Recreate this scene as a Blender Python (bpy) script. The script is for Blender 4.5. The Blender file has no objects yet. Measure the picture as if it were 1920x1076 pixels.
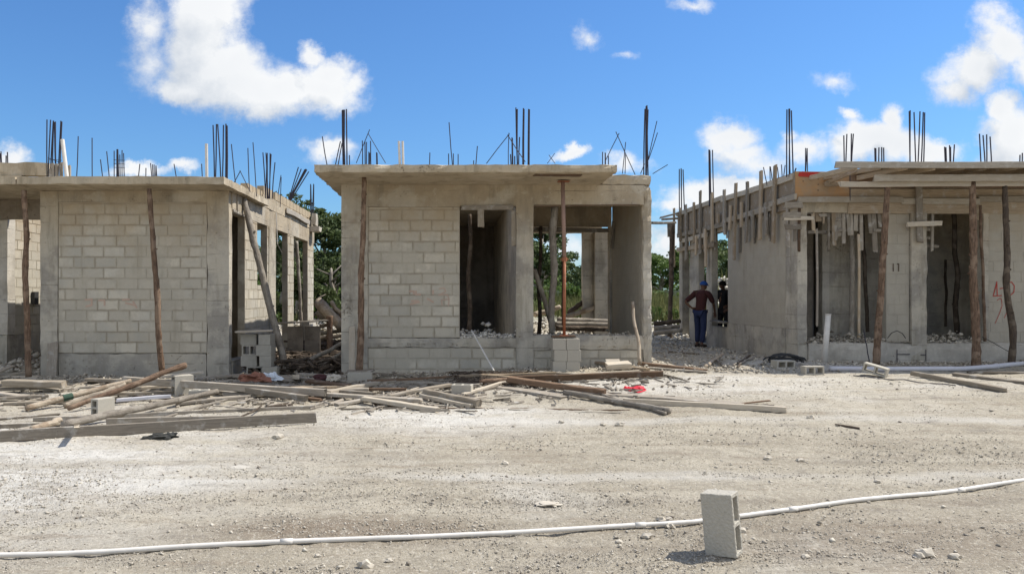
import bpy, bmesh, math, random
import numpy as np
from mathutils import Vector, Matrix, noise
S = bpy.context.scene
C = S.collection
R = math.radians
random.seed(7); rng = np.random.default_rng(11)

# ------------------------------------------------------------------ camera
F, CX, CY, CZ = 1450.0, 845.0, 553.0, 1.69      # focal length and principal point, in pixels of the 1920 wide photograph
cam = bpy.data.objects.new('camera', bpy.data.cameras.new('camera'))
C.objects.link(cam); S.camera = cam
cam.location = (0, 0, CZ); cam.rotation_euler = (R(90), 0, 0)
cam.data.sensor_width = 36; cam.data.lens = 36*F/1920
cam.data.shift_x = (960-CX)/1920; cam.data.shift_y = (CY-538)/1920
cam.data.clip_start = .05; cam.data.clip_end = 3000

# ------------------------------------------------------------------ sun, sky, exposure
SUN = Vector((.69, .22, 1.03)).normalized()
elev = math.asin(SUN.z); azim = math.atan2(SUN.x, SUN.y)
sd = bpy.data.lights.new('sun', 'SUN'); sd.energy = 4.3; sd.angle = R(.5); sd.color = (1, .95, .865)
sun = bpy.data.objects.new('sun', sd); C.objects.link(sun)
sun.rotation_euler = SUN.to_track_quat('Z', 'Y').to_euler(); sun.location = (20, 5, 30)
S.view_settings.view_transform = 'Standard'; S.view_settings.look = 'None'
S.view_settings.exposure = 0.46; S.view_settings.gamma = 1
S.cycles.use_denoising = True; S.cycles.max_bounces = 6; S.cycles.diffuse_bounces = 4
S.cycles.transparent_max_bounces = 6

W = bpy.data.worlds.new('World'); S.world = W; W.use_nodes = True
W.cycles.sampling_method = 'MANUAL'; W.cycles.sample_map_resolution = 512
nt = W.node_tree; nt.nodes.clear()
class NT:
    """small node-writing helper"""
    def __init__(s, nt): s.nt = nt
    def n(s, t, **k):
        x = s.nt.nodes.new(t)
        for a, b in k.items(): setattr(x, a, b)
        return x
    def put(s, sock, v):
        if v is None: return
        if hasattr(v, 'is_linked'): s.nt.links.new(v, sock)
        elif isinstance(v, (tuple, list)) and sock.type == 'RGBA' and len(v) == 3: sock.default_value = (*v, 1)
        else: sock.default_value = v
    def m(s, op, a, b=None, c=None, clamp=False):
        x = s.n('ShaderNodeMath', operation=op, use_clamp=clamp)
        for i, v in enumerate((a, b, c)): s.put(x.inputs[i], v)
        return x.outputs[0]
    def vm(s, op, a, b=None, scale=None):
        x = s.n('ShaderNodeVectorMath', operation=op)
        s.put(x.inputs[0], a); s.put(x.inputs[1], b)
        if scale is not None: s.put(x.inputs['Scale'], scale)
        return x.outputs['Value' if op in ('LENGTH', 'DOT_PRODUCT', 'DISTANCE') else 0]
    def sep(s, v):
        x = s.n('ShaderNodeSeparateXYZ'); s.put(x.inputs[0], v); return x.outputs
    def comb(s, a, b, c):
        x = s.n('ShaderNodeCombineXYZ')
        for i, v in enumerate((a, b, c)): s.put(x.inputs[i], v)
        return x.outputs[0]
    def noise(s, v, scale, detail=4, rough=.55, dist=0, col=False):
        x = s.n('ShaderNodeTexNoise'); s.put(x.inputs['Vector'], v)
        s.put(x.inputs['Scale'], scale); s.put(x.inputs['Detail'], detail); s.put(x.inputs['Roughness'], rough); s.put(x.inputs['Distortion'], dist)
        return x.outputs[1 if col else 0]
    def ss(s, v, a, b, lo=0., hi=1.):
        x = s.n('ShaderNodeMapRange', interpolation_type='SMOOTHSTEP')
        for i, q in enumerate((v, a, b, lo, hi)): s.put(x.inputs[i], q)
        return x.outputs[0]
    def mix(s, f, a, b, mode='MIX'):
        x = s.n('ShaderNodeMix', data_type='RGBA', blend_type=mode)
        s.put(x.inputs[0], f); s.put(x.inputs[6], a); s.put(x.inputs[7], b)
        return x.outputs[2]
w = NT(nt)
sky = w.n('ShaderNodeTexSky', sky_type='NISHITA', sun_disc=False)
sky.sun_elevation = elev; sky.sun_rotation = azim; sky.altitude = 10
sky.air_density = 1.25; sky.dust_density = .35; sky.ozone_density = 2.2
D = w.n('ShaderNodeTexCoord').outputs['Generated']
dx, dy, dz = w.sep(D)
ay = w.m('MAXIMUM', w.m('ABSOLUTE', dy), .05)
u = w.m('DIVIDE', dx, ay); v = w.m('DIVIDE', dz, ay)
UV = w.comb(u, v, 0)
# cloud lumps: (x, y, half width, half height, strength) in photograph pixels, turned into directions
blobs = [(385,10,75,90,1.1),(370,75,68,70,1.1),(400,125,90,60,1.1),(360,165,66,36,1),(450,165,100,58,1.15),(530,170,95,52,1.1),(600,170,75,52,1.1),
 (590,95,28,26,.85),(620,130,48,36,1),(655,160,40,26,.7),(280,40,40,60,.6),(290,110,50,60,.42),(490,205,110,28,.7),
 (1885,75,60,55,.95),(1830,115,80,42,.95),(1790,150,45,34,.7),(1925,110,40,50,.9),(1885,195,38,42,1.05),(1900,255,70,70,1.15),(1870,300,50,50,.8),
 (1680,225,30,32,.95),(1650,270,75,42,1.1),(1730,285,60,30,1),(1590,222,20,16,.7),(1602,255,22,26,.75),(1600,290,40,25,.8),
 (1370,262,42,34,.9),(1385,300,50,36,.75),(1430,320,80,26,.5),(1500,285,52,34,.85),(1475,258,20,18,.6),(1350,362,110,28,1.0),(1270,378,60,18,.8),
 (1060,293,34,17,1.1),(1062,280,14,14,.8),(1170,310,45,20,.6),(610,292,52,26,.75),(592,285,22,18,.7),(1112,62,26,24,.48),(1572,160,44,18,.42),(1290,12,34,16,.45),
 (255,322,50,15,.85),(330,322,35,14,.7),(10,300,40,28,.8),(1245,460,40,60,.75),(1060,455,60,40,.5),(1175,98,20,10,.3),(-200,200,140,80,1),(-500,320,200,60,1),(2250,250,160,110,1),(2150,60,120,50,1)]
def cloud_field(off):
    p = w.vm('ADD', UV, off)
    n1 = w.noise(p, 7, 8, .66, col=True)
    p2 = w.vm('ADD', p, w.vm('SCALE', w.vm('SUBTRACT', n1, (.5, .5, .5)), scale=.10))
    acc = None
    for (bx, by, rx, ry, st) in blobs:
        q = w.n('ShaderNodeVectorMath', operation='MULTIPLY_ADD')
        w.put(q.inputs[0], p2); q.inputs[1].default_value = (F/rx/1.25, F/ry/1.25, 0)
        q.inputs[2].default_value = (-(bx-CX)/rx/1.25, -(CY-by)/ry/1.25, 0)
        d = w.m('MULTIPLY_ADD', w.vm('LENGTH', q.outputs[0]), -st, st)
        acc = d if acc is None else w.m('SMOOTH_MAX', acc, d, .12)
    n2 = w.noise(p, 17, 7, .62)
    n3 = w.noise(p, 60, 4, .6)
    f = w.m('ADD', acc, w.m('MULTIPLY', w.m('SUBTRACT', n2, .5), .8))
    return w.m('ADD', f, w.m('MULTIPLY', w.m('SUBTRACT', n3, .5), .22))
p_ = lambda: UV
f0 = cloud_field((0, 0, 0)); f1 = cloud_field((.016, .036, 0))
wisp = w.noise(w.vm('MULTIPLY', p_(), (1, 1.6, 1)), 28, 6, .7)
alpha = w.ss(w.m('ADD', f0, w.m('MULTIPLY', w.m('SUBTRACT', wisp, .5), .36)), -.06, .62)
alpha = w.m('MULTIPLY', alpha, w.ss(dz, -.02, .01))
lit = w.m('ADD', .80, w.m('MULTIPLY', w.m('SUBTRACT', f0, f1), .85), clamp=True)
thick = w.ss(f0, .3, 1.1)
lit = w.m('SUBTRACT', lit, w.m('MULTIPLY', thick, .10))
lowv = w.ss(w.noise(UV, 6, 3, .5), .35, .7)
lit = w.m('SUBTRACT', lit, w.m('MULTIPLY', lowv, .20), clamp=True)
# added unseen cumulus, behind the camera and overhead, to fill light on the fronts
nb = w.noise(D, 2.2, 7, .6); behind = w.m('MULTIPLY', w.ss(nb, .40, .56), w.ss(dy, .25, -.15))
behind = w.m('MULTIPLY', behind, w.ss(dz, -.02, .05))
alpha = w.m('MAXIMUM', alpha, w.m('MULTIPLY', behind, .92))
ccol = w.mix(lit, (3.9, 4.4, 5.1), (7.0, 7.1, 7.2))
skyc = w.mix(1, sky.outputs[0], (.43, .70, 1.04), 'MULTIPLY')
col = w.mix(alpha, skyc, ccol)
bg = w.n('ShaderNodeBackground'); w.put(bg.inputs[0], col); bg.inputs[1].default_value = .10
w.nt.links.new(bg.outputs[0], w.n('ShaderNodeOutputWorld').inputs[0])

# ------------------------------------------------------------------ pixel <-> place
def s_of(Y): return F/Y
def XP(px, Y): return (px-CX)*Y/F
def ZP(py, Y): return CZ+(CY-py)*Y/F
def P(px, py, Y): return Vector((XP(px, Y), Y, ZP(py, Y)))

# ------------------------------------------------------------------ terrain height
def _sst(a, b, x):
    t = np.clip((x-a)/(b-a), 0, 1); return t*t*(3-2*t)
def _hash(ix, iy, seed):
    h = (ix*374761393 + iy*668265263 + seed*974634777) & 0xffffffff
    h = ((h ^ (h >> 13))*1274126177) & 0xffffffff
    return ((h ^ (h >> 16)) & 0xffff)/65535.0
def vnoise(x, y, seed=0):
    x = np.asarray(x, float); y = np.asarray(y, float)
    ix = np.floor(x).astype(np.int64); iy = np.floor(y).astype(np.int64); fx = x-ix; fy = y-iy
    fx = fx*fx*(3-2*fx); fy = fy*fy*(3-2*fy)
    a = _hash(ix, iy, seed); b = _hash(ix+1, iy, seed); c = _hash(ix, iy+1, seed); d = _hash(ix+1, iy+1, seed)
    return (a*(1-fx)+b*fx)*(1-fy)+(c*(1-fx)+d*fx)*fy-.5
def mounds(X, Y):
    z = 0
    for (mx, my, rx, ry, h) in [(-4.6,24.8,2.2,1.3,.55),(6.2,25,2.6,1.4,.2),(-3.3,19.5,1.0,1.6,.1),(4.6,24,3,1.2,.2),(2.2,22.5,2,1,.5),(9.7,28.0,1.2,1.2,1.4),(-8.4,16.2,.9,1,.15),(6.2,15.0,.8,.4,.04),(1.5,27,4,2,.6)]:
        z = z + h*np.exp(-(((X-mx)/rx)**2+((Y-my)/ry)**2))
    return z
def gz(X, Y):
    X = np.asarray(X, float); Y = np.asarray(Y, float)
    z = .17*_sst(5.5, 13.5, Y) + .2*_sst(-3, 4, X)*_sst(8, 14.5, Y) + .75*_sst(22, 50, Y)
    near = np.clip(1-(np.abs(Y-10)-16)/20, 0, 1)
    z = z + near*(.035*vnoise(X*.9, Y*.9, 1)+.022*vnoise(X*2.6, Y*2.6, 2)+.012*vnoise(X*8, Y*8, 3)+.008*vnoise(X*22, Y*22, 4))
    z = z + mounds(X, Y)*(1+.5*vnoise(X*4, Y*4, 5)) - .03*np.exp(-((Y-5.5)/3)**2)*0
    return z
def g(x, y): return float(gz(x, y))
def GP(px, py, lift=0.):
    """the place on the ground (raised by lift) seen at a pixel"""
    Y = 12.
    for _ in range(25):
        z = float(.17*_sst(5.5, 13.5, Y) + .2*_sst(-3, 4, (px-CX)*Y/F)*_sst(8, 14.5, Y)) + lift
        Y = .5*Y + .5*min(60, (CZ-z)*F/max(py-CY, 8))
    X = XP(px, Y)
    return Vector((X, Y, g(X, Y)+lift))

# ------------------------------------------------------------------ materials
M = {}
def mat(name, build):
    m = bpy.data.materials.new(name); m.use_nodes = True
    t = NT(m.node_tree); t.nt.nodes.clear()
    b = t.n('ShaderNodeBsdfPrincipled'); o = t.n('ShaderNodeOutputMaterial')
    t.nt.links.new(b.outputs[0], o.inputs[0]); b.inputs['Specular IOR Level'].default_value = .25
    b.inputs['Roughness'].default_value = .9
    t.b = b; t.o = o; build(t); M[name] = m; return m
def pos(t): return t.n('ShaderNodeNewGeometry').outputs['Position']
def bump(t, h, dist, strength=1.):
    x = t.n('ShaderNodeBump'); t.put(x.inputs['Height'], h); x.inputs['Distance'].default_value = dist; x.inputs['Strength'].default_value = strength
    t.nt.links.new(x.outputs[0], t.b.inputs['Normal'])
def attr(t, n): return t.n('ShaderNodeAttribute', attribute_name=n).outputs['Fac']
def base(t, c): t.put(t.b.inputs['Base Color'], c)

def concrete(c1, c2, tan=.5, pits=.6, dark=.5):
    def f(t):
        p = pos(t); x, y, z = t.sep(p)
        n = t.noise(p, 1.3, 6, .65); n2 = t.noise(p, 9, 5, .6); n3 = t.noise(p, 70, 3, .6)
        c = t.mix(t.ss(n, .40, .60), c1, c2)
        # tan cement film washed down from the top of the wall
        hi = t.m('MULTIPLY', t.ss(t.m('ADD', z, t.m('MULTIPLY', t.noise(p, 2.2, 5, .6), 1.6)), 2.9, 4.6), tan)
        c = t.mix(hi, c, (c1[0]*.80, c1[1]*.66, c1[2]*.47))
        st = t.noise(t.vm('MULTIPLY', p, (3.5, 3.5, .5)), 1, 6, .7)
        c = t.mix(t.m('MULTIPLY', t.ss(st, .48, .66), dark), c, (c1[0]*.42, c1[1]*.40, c1[2]*.36))
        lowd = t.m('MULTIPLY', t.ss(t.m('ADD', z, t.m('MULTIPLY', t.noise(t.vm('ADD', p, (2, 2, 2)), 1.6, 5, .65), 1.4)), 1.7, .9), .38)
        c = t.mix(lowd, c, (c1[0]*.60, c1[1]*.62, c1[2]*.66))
        c = t.mix(t.m('MULTIPLY', t.ss(n2, .56, .74), .3), c, (c1[0]*1.3, c1[1]*1.3, c1[2]*1.3))
        wz = t.m('FRACT', t.m('ADD', t.m('MULTIPLY', z, 3.4), t.m('MULTIPLY', t.noise(p, .8, 2), .25)))
        ln = t.m('MULTIPLY', t.ss(t.m('ABSOLUTE', t.m('SUBTRACT', wz, .5)), .035, .0), t.ss(t.noise(p, 1.7, 4, .6), .46, .62))
        c = t.mix(t.m('MULTIPLY', ln, .5), c, (c1[0]*.45, c1[1]*.42, c1[2]*.38))
        sp = t.noise(p, 16, 3, .5)
        hc = t.m('MULTIPLY', t.ss(t.noise(p, 34, 3, .6), .56, .66), t.ss(t.noise(t.vm('ADD', p, (7, 2, 5)), 1.5, 4, .6), .57, .68))
        c = t.mix(t.m('MULTIPLY', hc, .75), c, (c1[0]*.4, c1[1]*.34, c1[2]*.28))
        pt = t.ss(t.noise(t.vm('ADD', p, (1, 9, 4)), .9, 4, .6), .54, .60)
        c = t.mix(t.m('MULTIPLY', pt, .3), c, (c1[0]*1.25, c1[1]*1.27, c1[2]*1.3))
        c = t.mix(t.m('MULTIPLY', t.ss(sp, .68, .74), pits), c, (c1[0]*.36, c1[1]*.3, c1[2]*.24))
        c = t.mix(1, c, t.mix(n3, (.84, .84, .84), (1.14, 1.14, 1.14)), 'MULTIPLY')
        base(t, c)
        h = t.m('ADD', t.m('MULTIPLY', n2, .8), t.m('MULTIPLY', n3, .3))
        h = t.m('SUBTRACT', h, t.m('MULTIPLY', t.ss(sp, .68, .74), .5)); h = t.m('SUBTRACT', h, t.m('ADD', hc, t.m('MULTIPLY', ln, .6)))
        bump(t, h, .016, .9)
    return f
mat('concrete', concrete((.50, .458, .378), (.325, .30, .26), .62))
mat('concrete_pale', concrete((.56, .52, .45), (.42, .385, .33), .2, .3, .3))
mat('concrete_slab', concrete((.52, .455, .35), (.40, .35, .27), .3, .5, .6))
mat('concrete_shaded', concrete((.27, .235, .19), (.18, .155, .125), .3))  # darker concrete copy: shade of interiors, canopy and passage put into the colour
def smeared(t, p, c0, c, full):
    k = t.ss(t.m('ADD', t.noise(t.vm('ADD', p, (3, 8, 2)), 1.9, 6, .68), full*.3), .42, .58)
    tone = t.mix(t.noise(p, 3.5, 5, .65), tuple(q*.66 for q in c), tuple(q*1.02 for q in c))
    return t.mix(t.m('MULTIPLY', k, .88), c0, tone)
def blockmat(c, tan, smear, full=0):
    def f(t):
        p = pos(t); x, y, z = t.sep(p)
        uv = t.n('ShaderNodeUVMap').outputs[0]; ux, uy, _ = t.sep(uv)
        tint = attr(t, 'tint')
        n = t.noise(p, 1.1, 5, .6); n2 = t.noise(p, 10, 5, .65); n3 = t.noise(p, 110, 2, .6)
        c0 = t.mix(tint, tuple(q*.84 for q in c), tuple(q*1.13 for q in c))
        c0 = t.mix(t.ss(n, .4, .65), c0, t.mix(1, c0, (.87, .9, .95), 'MULTIPLY'))
        ex = t.m('MINIMUM', ux, t.m('SUBTRACT', 1, ux)); ey = t.m('MINIMUM', uy, t.m('SUBTRACT', 1, uy))
        e = t.m('MINIMUM', t.m('MULTIPLY', ex, 2), ey)
        e = t.m('ADD', e, t.m('MULTIPLY', t.m('SUBTRACT', n2, .5), -.45))
        c0 = t.mix(t.m('MULTIPLY', t.ss(e, .17, .02), smear), c0, (c[0]*.68, c[1]*.65, c[2]*.6))
        c0 = smeared(t, p, c0, c, full)
        hi = t.m('MULTIPLY', t.ss(t.m('ADD', z, t.m('MULTIPLY', t.noise(p, 2.5, 5, .6), 1.8)), 3.2, 4.7), tan)
        c0 = t.mix(hi, c0, (c[0]*.74, c[1]*.61, c[2]*.45))
        st = t.noise(t.vm('MULTIPLY', p, (4, 4, .5)), 1, 5, .65)
        c0 = t.mix(t.m('MULTIPLY', t.ss(st, .52, .78), .4), c0, (c[0]*.5, c[1]*.47, c[2]*.42))
        ss_ = t.noise(t.vm('ADD', p, (9, 3, 4)), 1.7, 3, .5)
        c0 = t.mix(1, c0, t.mix(n3, (.80, .80, .80), (1.18, 1.18, 1.18)), 'MULTIPLY')
        base(t, c0)
        bump(t, t.m('ADD', t.m('MULTIPLY', n2, .7), t.m('MULTIPLY', n3, .5)), .008, .8)
    return f
mat('block', blockmat((.545, .50, .41), .75, .6))
mat('block_grey', blockmat((.475, .435, .36), .55, .2, 1))
mat('mortar', concrete((.36, .32, .26), (.27, .24, .195), .5))
def mortarm(c, cb, full=0):
    def f(t):
        p = pos(t); x, y, z = t.sep(p)
        c0 = smeared(t, p, t.mix(t.noise(p, 6, 4, .6), c, tuple(q*.7 for q in c)), cb, full)
        hi = t.m('MULTIPLY', t.ss(t.m('ADD', z, t.m('MULTIPLY', t.noise(p, 2.5, 5, .6), 1.8)), 3.2, 4.7), .6)
        c0 = t.mix(hi, c0, (cb[0]*.70, cb[1]*.57, cb[2]*.42)); base(t, c0); bump(t, t.noise(p, 40, 3), .01, .7)
    return f
mat('mortar_pale', mortarm((.36, .32, .255), (.545, .50, .41)))
mat('mortar_grey', mortarm((.42, .38, .31), (.475, .435, .36), 1))
def woodmat(c1, c2, cem=.4):
    def f(t):
        uv = t.n('ShaderNodeUVMap').outputs[0]; tint = attr(t, 'tint'); p = pos(t)
        q = t.vm('MULTIPLY', uv, (2.2, 38, 1)); q = t.vm('ADD', q, t.comb(t.m('MULTIPLY', tint, 37), t.m('MULTIPLY', tint, 91), 0))
        gr = t.noise(q, 1.6, 6, .7, .4); k = t.noise(p, 6, 4, .6); k2 = t.noise(p, 45, 3, .6)
        c = t.mix(t.ss(gr, .3, .7), c1, c2)
        c = t.mix(1, c, t.mix(tint, (.52, .50, .48), (1.22, 1.22, 1.22)), 'MULTIPLY')
        ck = t.noise(t.vm('MULTIPLY', q, (1, 2.2, 1)), 2.6, 3, .5, .3); c = t.mix(t.m('MULTIPLY', t.ss(ck, .62, .70), .75), c, tuple(v*.22 for v in c1))
        c = t.mix(t.m('MULTIPLY', t.ss(k, .52, .7), cem), c, (.50, .48, .44))
        c = t.mix(t.m('MULTIPLY', t.ss(k2, .66, .74), .7), c, tuple(v*.3 for v in c1))
        base(t, c); bump(t, t.m('ADD', gr, t.m('MULTIPLY', k2, .4)), .004, .8)
    return f
mat('wood_grey', woodmat((.38, .335, .275), (.25, .22, .18), .6))
mat('wood_pale', woodmat((.52, .46, .37), (.40, .345, .27), .3))
mat('wood_brown', woodmat((.21, .135, .085), (.12, .08, .055), .15))
mat('wood_form', woodmat((.50, .40, .285), (.34, .265, .18), .4))
def barkmat(c1, c2, peel):
    def f(t):
        p = pos(t); uv = t.n('ShaderNodeUVMap').outputs[0]; tint = attr(t, 'tint')
        a = t.noise(t.vm('MULTIPLY', uv, (4, 9, 1)), 1.5, 6, .7, .5); b = t.noise(p, 18, 5, .65); k = t.noise(p, 5, 3, .5)
        c = t.mix(t.ss(a, .36, .64), c1, c2)
        c = t.mix(t.ss(b, .6, .7), c, tuple(v*.35 for v in c1))
        c = t.mix(t.m('MULTIPLY', t.ss(k, .5, .62), .6), c, peel)
        c = t.mix(1, c, t.mix(tint, (.8, .8, .8), (1.15, 1.15, 1.15)), 'MULTIPLY')
        base(t, c); bump(t, t.m('ADD', a, b), .016, 1)
    return f
mat('bark_brown', barkmat((.23, .15, .10), (.10, .065, .045), (.33, .24, .17)))
mat('bark_pale', barkmat((.50, .43, .33), (.38, .30, .22), (.25, .17, .11)))
mat('bark_dark', barkmat((.115, .085, .06), (.065, .05, .04), (.2, .16, .12)))
mat('bark_grey', barkmat((.33, .29, .24), (.22, .19, .155), (.42, .38, .32)))
def plain(c, rough=.7, var=.25, sc=12, metal=0):
    def f(t):
        p = pos(t); n = t.noise(p, sc, 5, .6); tint = attr(t, 'tint')
        c0 = t.mix(n, tuple(v*(1-var) for v in c), tuple(v*(1+var) for v in c))
        base(t, c0); t.b.inputs['Roughness'].default_value = rough; t.b.inputs['Metallic'].default_value = metal
        bump(t, n, .003, .5)
    return f
mat('rebar_steel', plain((.055, .05, .065), .6, .4, 25, .3))
mat('pvc_white', plain((.64, .61, .56), .55, .28, 7))
mat('pvc_grey', plain((.56, .55, .575), .5, .15, 4))
mat('prop_steel', plain((.30, .115, .06), .6, .45, 9, .1))
mat('prop_pale', plain((.30, .20, .16), .65, .3, 9, .1))
mat('red_bag', plain((.62, .04, .06), .5, .3, 8))
mat('pale_bag', plain((.62, .66, .70), .4, .2, 8))
mat('dark_cloth', plain((.05, .05, .045), .95, .5, 14))
mat('maroon_cloth', plain((.055, .02, .02), .95, .3, 14))
mat('brown_cloth', plain((.26, .12, .08), .9, .4, 14))
mat('denim', plain((.025, .035, .085), .95, .3, 14))
mat('blue_cap', plain((.02, .07, .25), .85, .15, 14))
mat('black_cloth', plain((.018, .018, .02), .95, .3, 14))
mat('skin_dark', plain((.13, .07, .045), .6, .12, 8))
mat('skin_eye', plain((.6, .58, .55), .4, .05, 8))
mat('hair', plain((.012, .01, .009), .9, .3, 30))
mat('boot', plain((.04, .03, .025), .8, .3, 20))
mat('black_cable', plain((.045, .045, .045), .6, .3, 20))
mat('block_solo', plain((.42, .39, .33), .95, .22, 60)); mat('block_dull', plain((.36, .335, .285), .95, .25, 14))
mat('green_band', plain((.04, .075, .05), .7, .2, 20))
mat('far_wall', plain((.22, .25, .17), .9, .35, .8))
mat('stone', plain((.50, .45, .37), .95, .2, 14))
mat('red_paint', plain((.42, .04, .03), .8, .35, 25))
mat('faded_paint', plain((.50, .37, .295), .9, .14, 9))
def ply(t):
    p = pos(t); uv = t.n('ShaderNodeUVMap').outputs[0]
    n = t.noise(t.vm('MULTIPLY', p, (1.2, 1.2, 9)), 2.5, 6, .65); k = t.noise(p, 2.4, 4, .6)
    c = t.mix(n, (.44, .26, .12), (.33, .185, .09)); c = t.mix(t.m('MULTIPLY', t.ss(k, .45, .65), .6), c, (.30, .24, .165)); base(t, c); bump(t, n, .003, .5)
mat('plywood', ply)
mat('plywood_grey', woodmat((.36, .29, .21), (.25, .195, .14), .5))
def ground_m(t):
    p = pos(t); x, y, z = t.sep(p)
    big = t.noise(p, .22, 5, .6); mid = t.noise(t.vm('MULTIPLY', p, (.28, 1.5, 1)), .9, 6, .68); sm = t.noise(p, 5, 5, .7); f1 = t.noise(p, 34, 4, .75); f2 = t.noise(p, 130, 3, .7)
    c = t.mix(t.ss(mid, .36, .62), (.435, .39, .305), (.335, .293, .222))
    # pale lime dust: drifts by the left edge and in front of the houses
    dl = t.vm('LENGTH', t.vm('MULTIPLY', t.vm('SUBTRACT', p, (-4.2, 7.6, 0)), (.36, .34, 0)))
    dm = t.vm('LENGTH', t.vm('MULTIPLY', t.vm('SUBTRACT', p, (-.2, 10.0, 0)), (.42, .75, 0)))
    dr = t.vm('LENGTH', t.vm('MULTIPLY', t.vm('SUBTRACT', p, (4.5, 12.2, 0)), (.2, .8, 0)))
    lime = t.m('MAXIMUM', t.m('MAXIMUM', t.ss(dl, 1.4, .3), t.ss(dm, 1.2, .2)), t.m('MULTIPLY', t.ss(dr, 1.3, .3), .8))
    lime = t.m('MULTIPLY', lime, t.ss(t.m('ADD', mid, t.m('MULTIPLY', sm, .4)), .50, .78), clamp=True)
    lime = t.m('MAXIMUM', lime, t.m('MULTIPLY', t.ss(big, .52, .66), .5))
    c = t.mix(lime, c, (.62, .595, .54))
    # brown damp patches and grey gravel drifts
    d1 = t.vm('LENGTH', t.vm('MULTIPLY', t.vm('SUBTRACT', p, (-.8, 5.55, 0)), (.75, 2.6, 0)))
    d2 = t.vm('LENGTH', t.vm('MULTIPLY', t.vm('SUBTRACT', p, (3.3, 5.35, 0)), (.55, 1.6, 0)))
    br = t.m('MAXIMUM', t.ss(d1, 1.3, .2), t.m('MULTIPLY', t.ss(d2, 1.5, .2), .7))
    br = t.m('MULTIPLY', br, t.ss(sm, .30, .52))
    c = t.mix(t.m('MULTIPLY', br, .9), c, (.19, .145, .10))
    c = t.mix(t.m('MULTIPLY', t.ss(sm, .50, .66), .45), c, (.27, .235, .18))
    c = t.mix(t.m('MULTIPLY', t.ss(t.noise(t.vm('MULTIPLY', p, (.5, 3.5, 1)), 1.6, 5, .65), .52, .68), .55), c, (.25, .20, .145))
    c = t.mix(t.m('MULTIPLY', t.ss(f1, .53, .63), .62), c, (.21, .18, .14))
    c = t.mix(t.m('MULTIPLY', t.ss(f1, .46, .36), .65), c, (.58, .53, .44))
    c = t.mix(1, c, t.mix(f2, (.7, .7, .7), (1.3, 1.3, 1.3)), 'MULTIPLY')
    # tyre tracks crossing the yard, and darker gravel lanes beside them
    wv = t.m('ADD', y, t.m('MULTIPLY', t.m('SUBTRACT', t.noise(t.vm('MULTIPLY', p, (.14, .05, 0)), 1, 2, .5), .5), 2.6))
    for yc, wd, am in ((6.15, .20, .45), (7.75, .22, .4), (8.9, .16, .3), (5.0, .14, .35)):
        d_ = t.m('ABSOLUTE', t.m('SUBTRACT', wv, yc)); k_ = t.m('MULTIPLY', t.ss(d_, wd, wd*.25), t.m('MULTIPLY', t.ss(sm, .36, .62), am))
        c = t.mix(k_, c, (.23, .195, .15))
    for yc, wd in ((6.95, .28), (9.6, .3)):
        d_ = t.m('ABSOLUTE', t.m('SUBTRACT', wv, yc)); k_ = t.m('MULTIPLY', t.ss(d_, wd, wd*.2), t.m('MULTIPLY', t.ss(mid, .38, .6), .5))
        c = t.mix(k_, c, (.60, .575, .52))
    gp_ = t.noise(t.vm('MULTIPLY', p, (.8, 2.2, 1)), 1.3, 6, .72)
    c = t.mix(t.m('MULTIPLY', t.ss(gp_, .56, .70), .6), c, (.22, .195, .165))
    far = t.ss(y, 23, 30); c = t.mix(far, c, (.13, .14, .06))
    base(t, c)
    bump(t, t.m('ADD', t.m('MULTIPLY', sm, .5), t.m('ADD', t.m('MULTIPLY', f1, .6), t.m('MULTIPLY', f2, .25))), .035, .9)
mat('ground_dirt', ground_m)
def stonem(t):
    tint = attr(t, 'tint'); p = pos(t)
    c = t.mix(tint, (.20, .17, .135), (.58, .53, .44)); c = t.mix(1, c, t.mix(t.noise(p, 60, 3), (.8, .8, .8), (1.2, 1.2, 1.2)), 'MULTIPLY'); base(t, c)
mat('pebble', stonem)
def rubm(t):
    tint = attr(t, 'tint'); c = t.mix(tint, (.36, .33, .28), (.70, .66, .58)); base(t, c)
mat('rubble_white', rubm)
def leafm(c1, c2):
    def f(t):
        tint = attr(t, 'tint'); p = pos(t)
        c = t.mix(tint, c1, c2); c = t.mix(1, c, t.mix(t.noise(p, .7, 3), (.75, .75, .75), (1.25, 1.25, 1.25)), 'MULTIPLY')
        base(t, c); t.b.inputs['Roughness'].default_value = .6
        tr = t.n('ShaderNodeBsdfTranslucent'); t.put(tr.inputs[0], c); mx = t.n('ShaderNodeMixShader'); mx.inputs[0].default_value = .3
        t.nt.links.new(t.b.outputs[0], mx.inputs[1]); t.nt.links.new(tr.outputs[0], mx.inputs[2]); t.nt.links.new(mx.outputs[0], t.o.inputs[0])
    return f
mat('leaf_dark', leafm((.04, .068, .026), (.15, .19, .07)))
mat('leaf_light', leafm((.05, .10, .025), (.17, .24, .06)))
mat('grass_blade', leafm((.07, .09, .03), (.25, .24, .09)))
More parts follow.
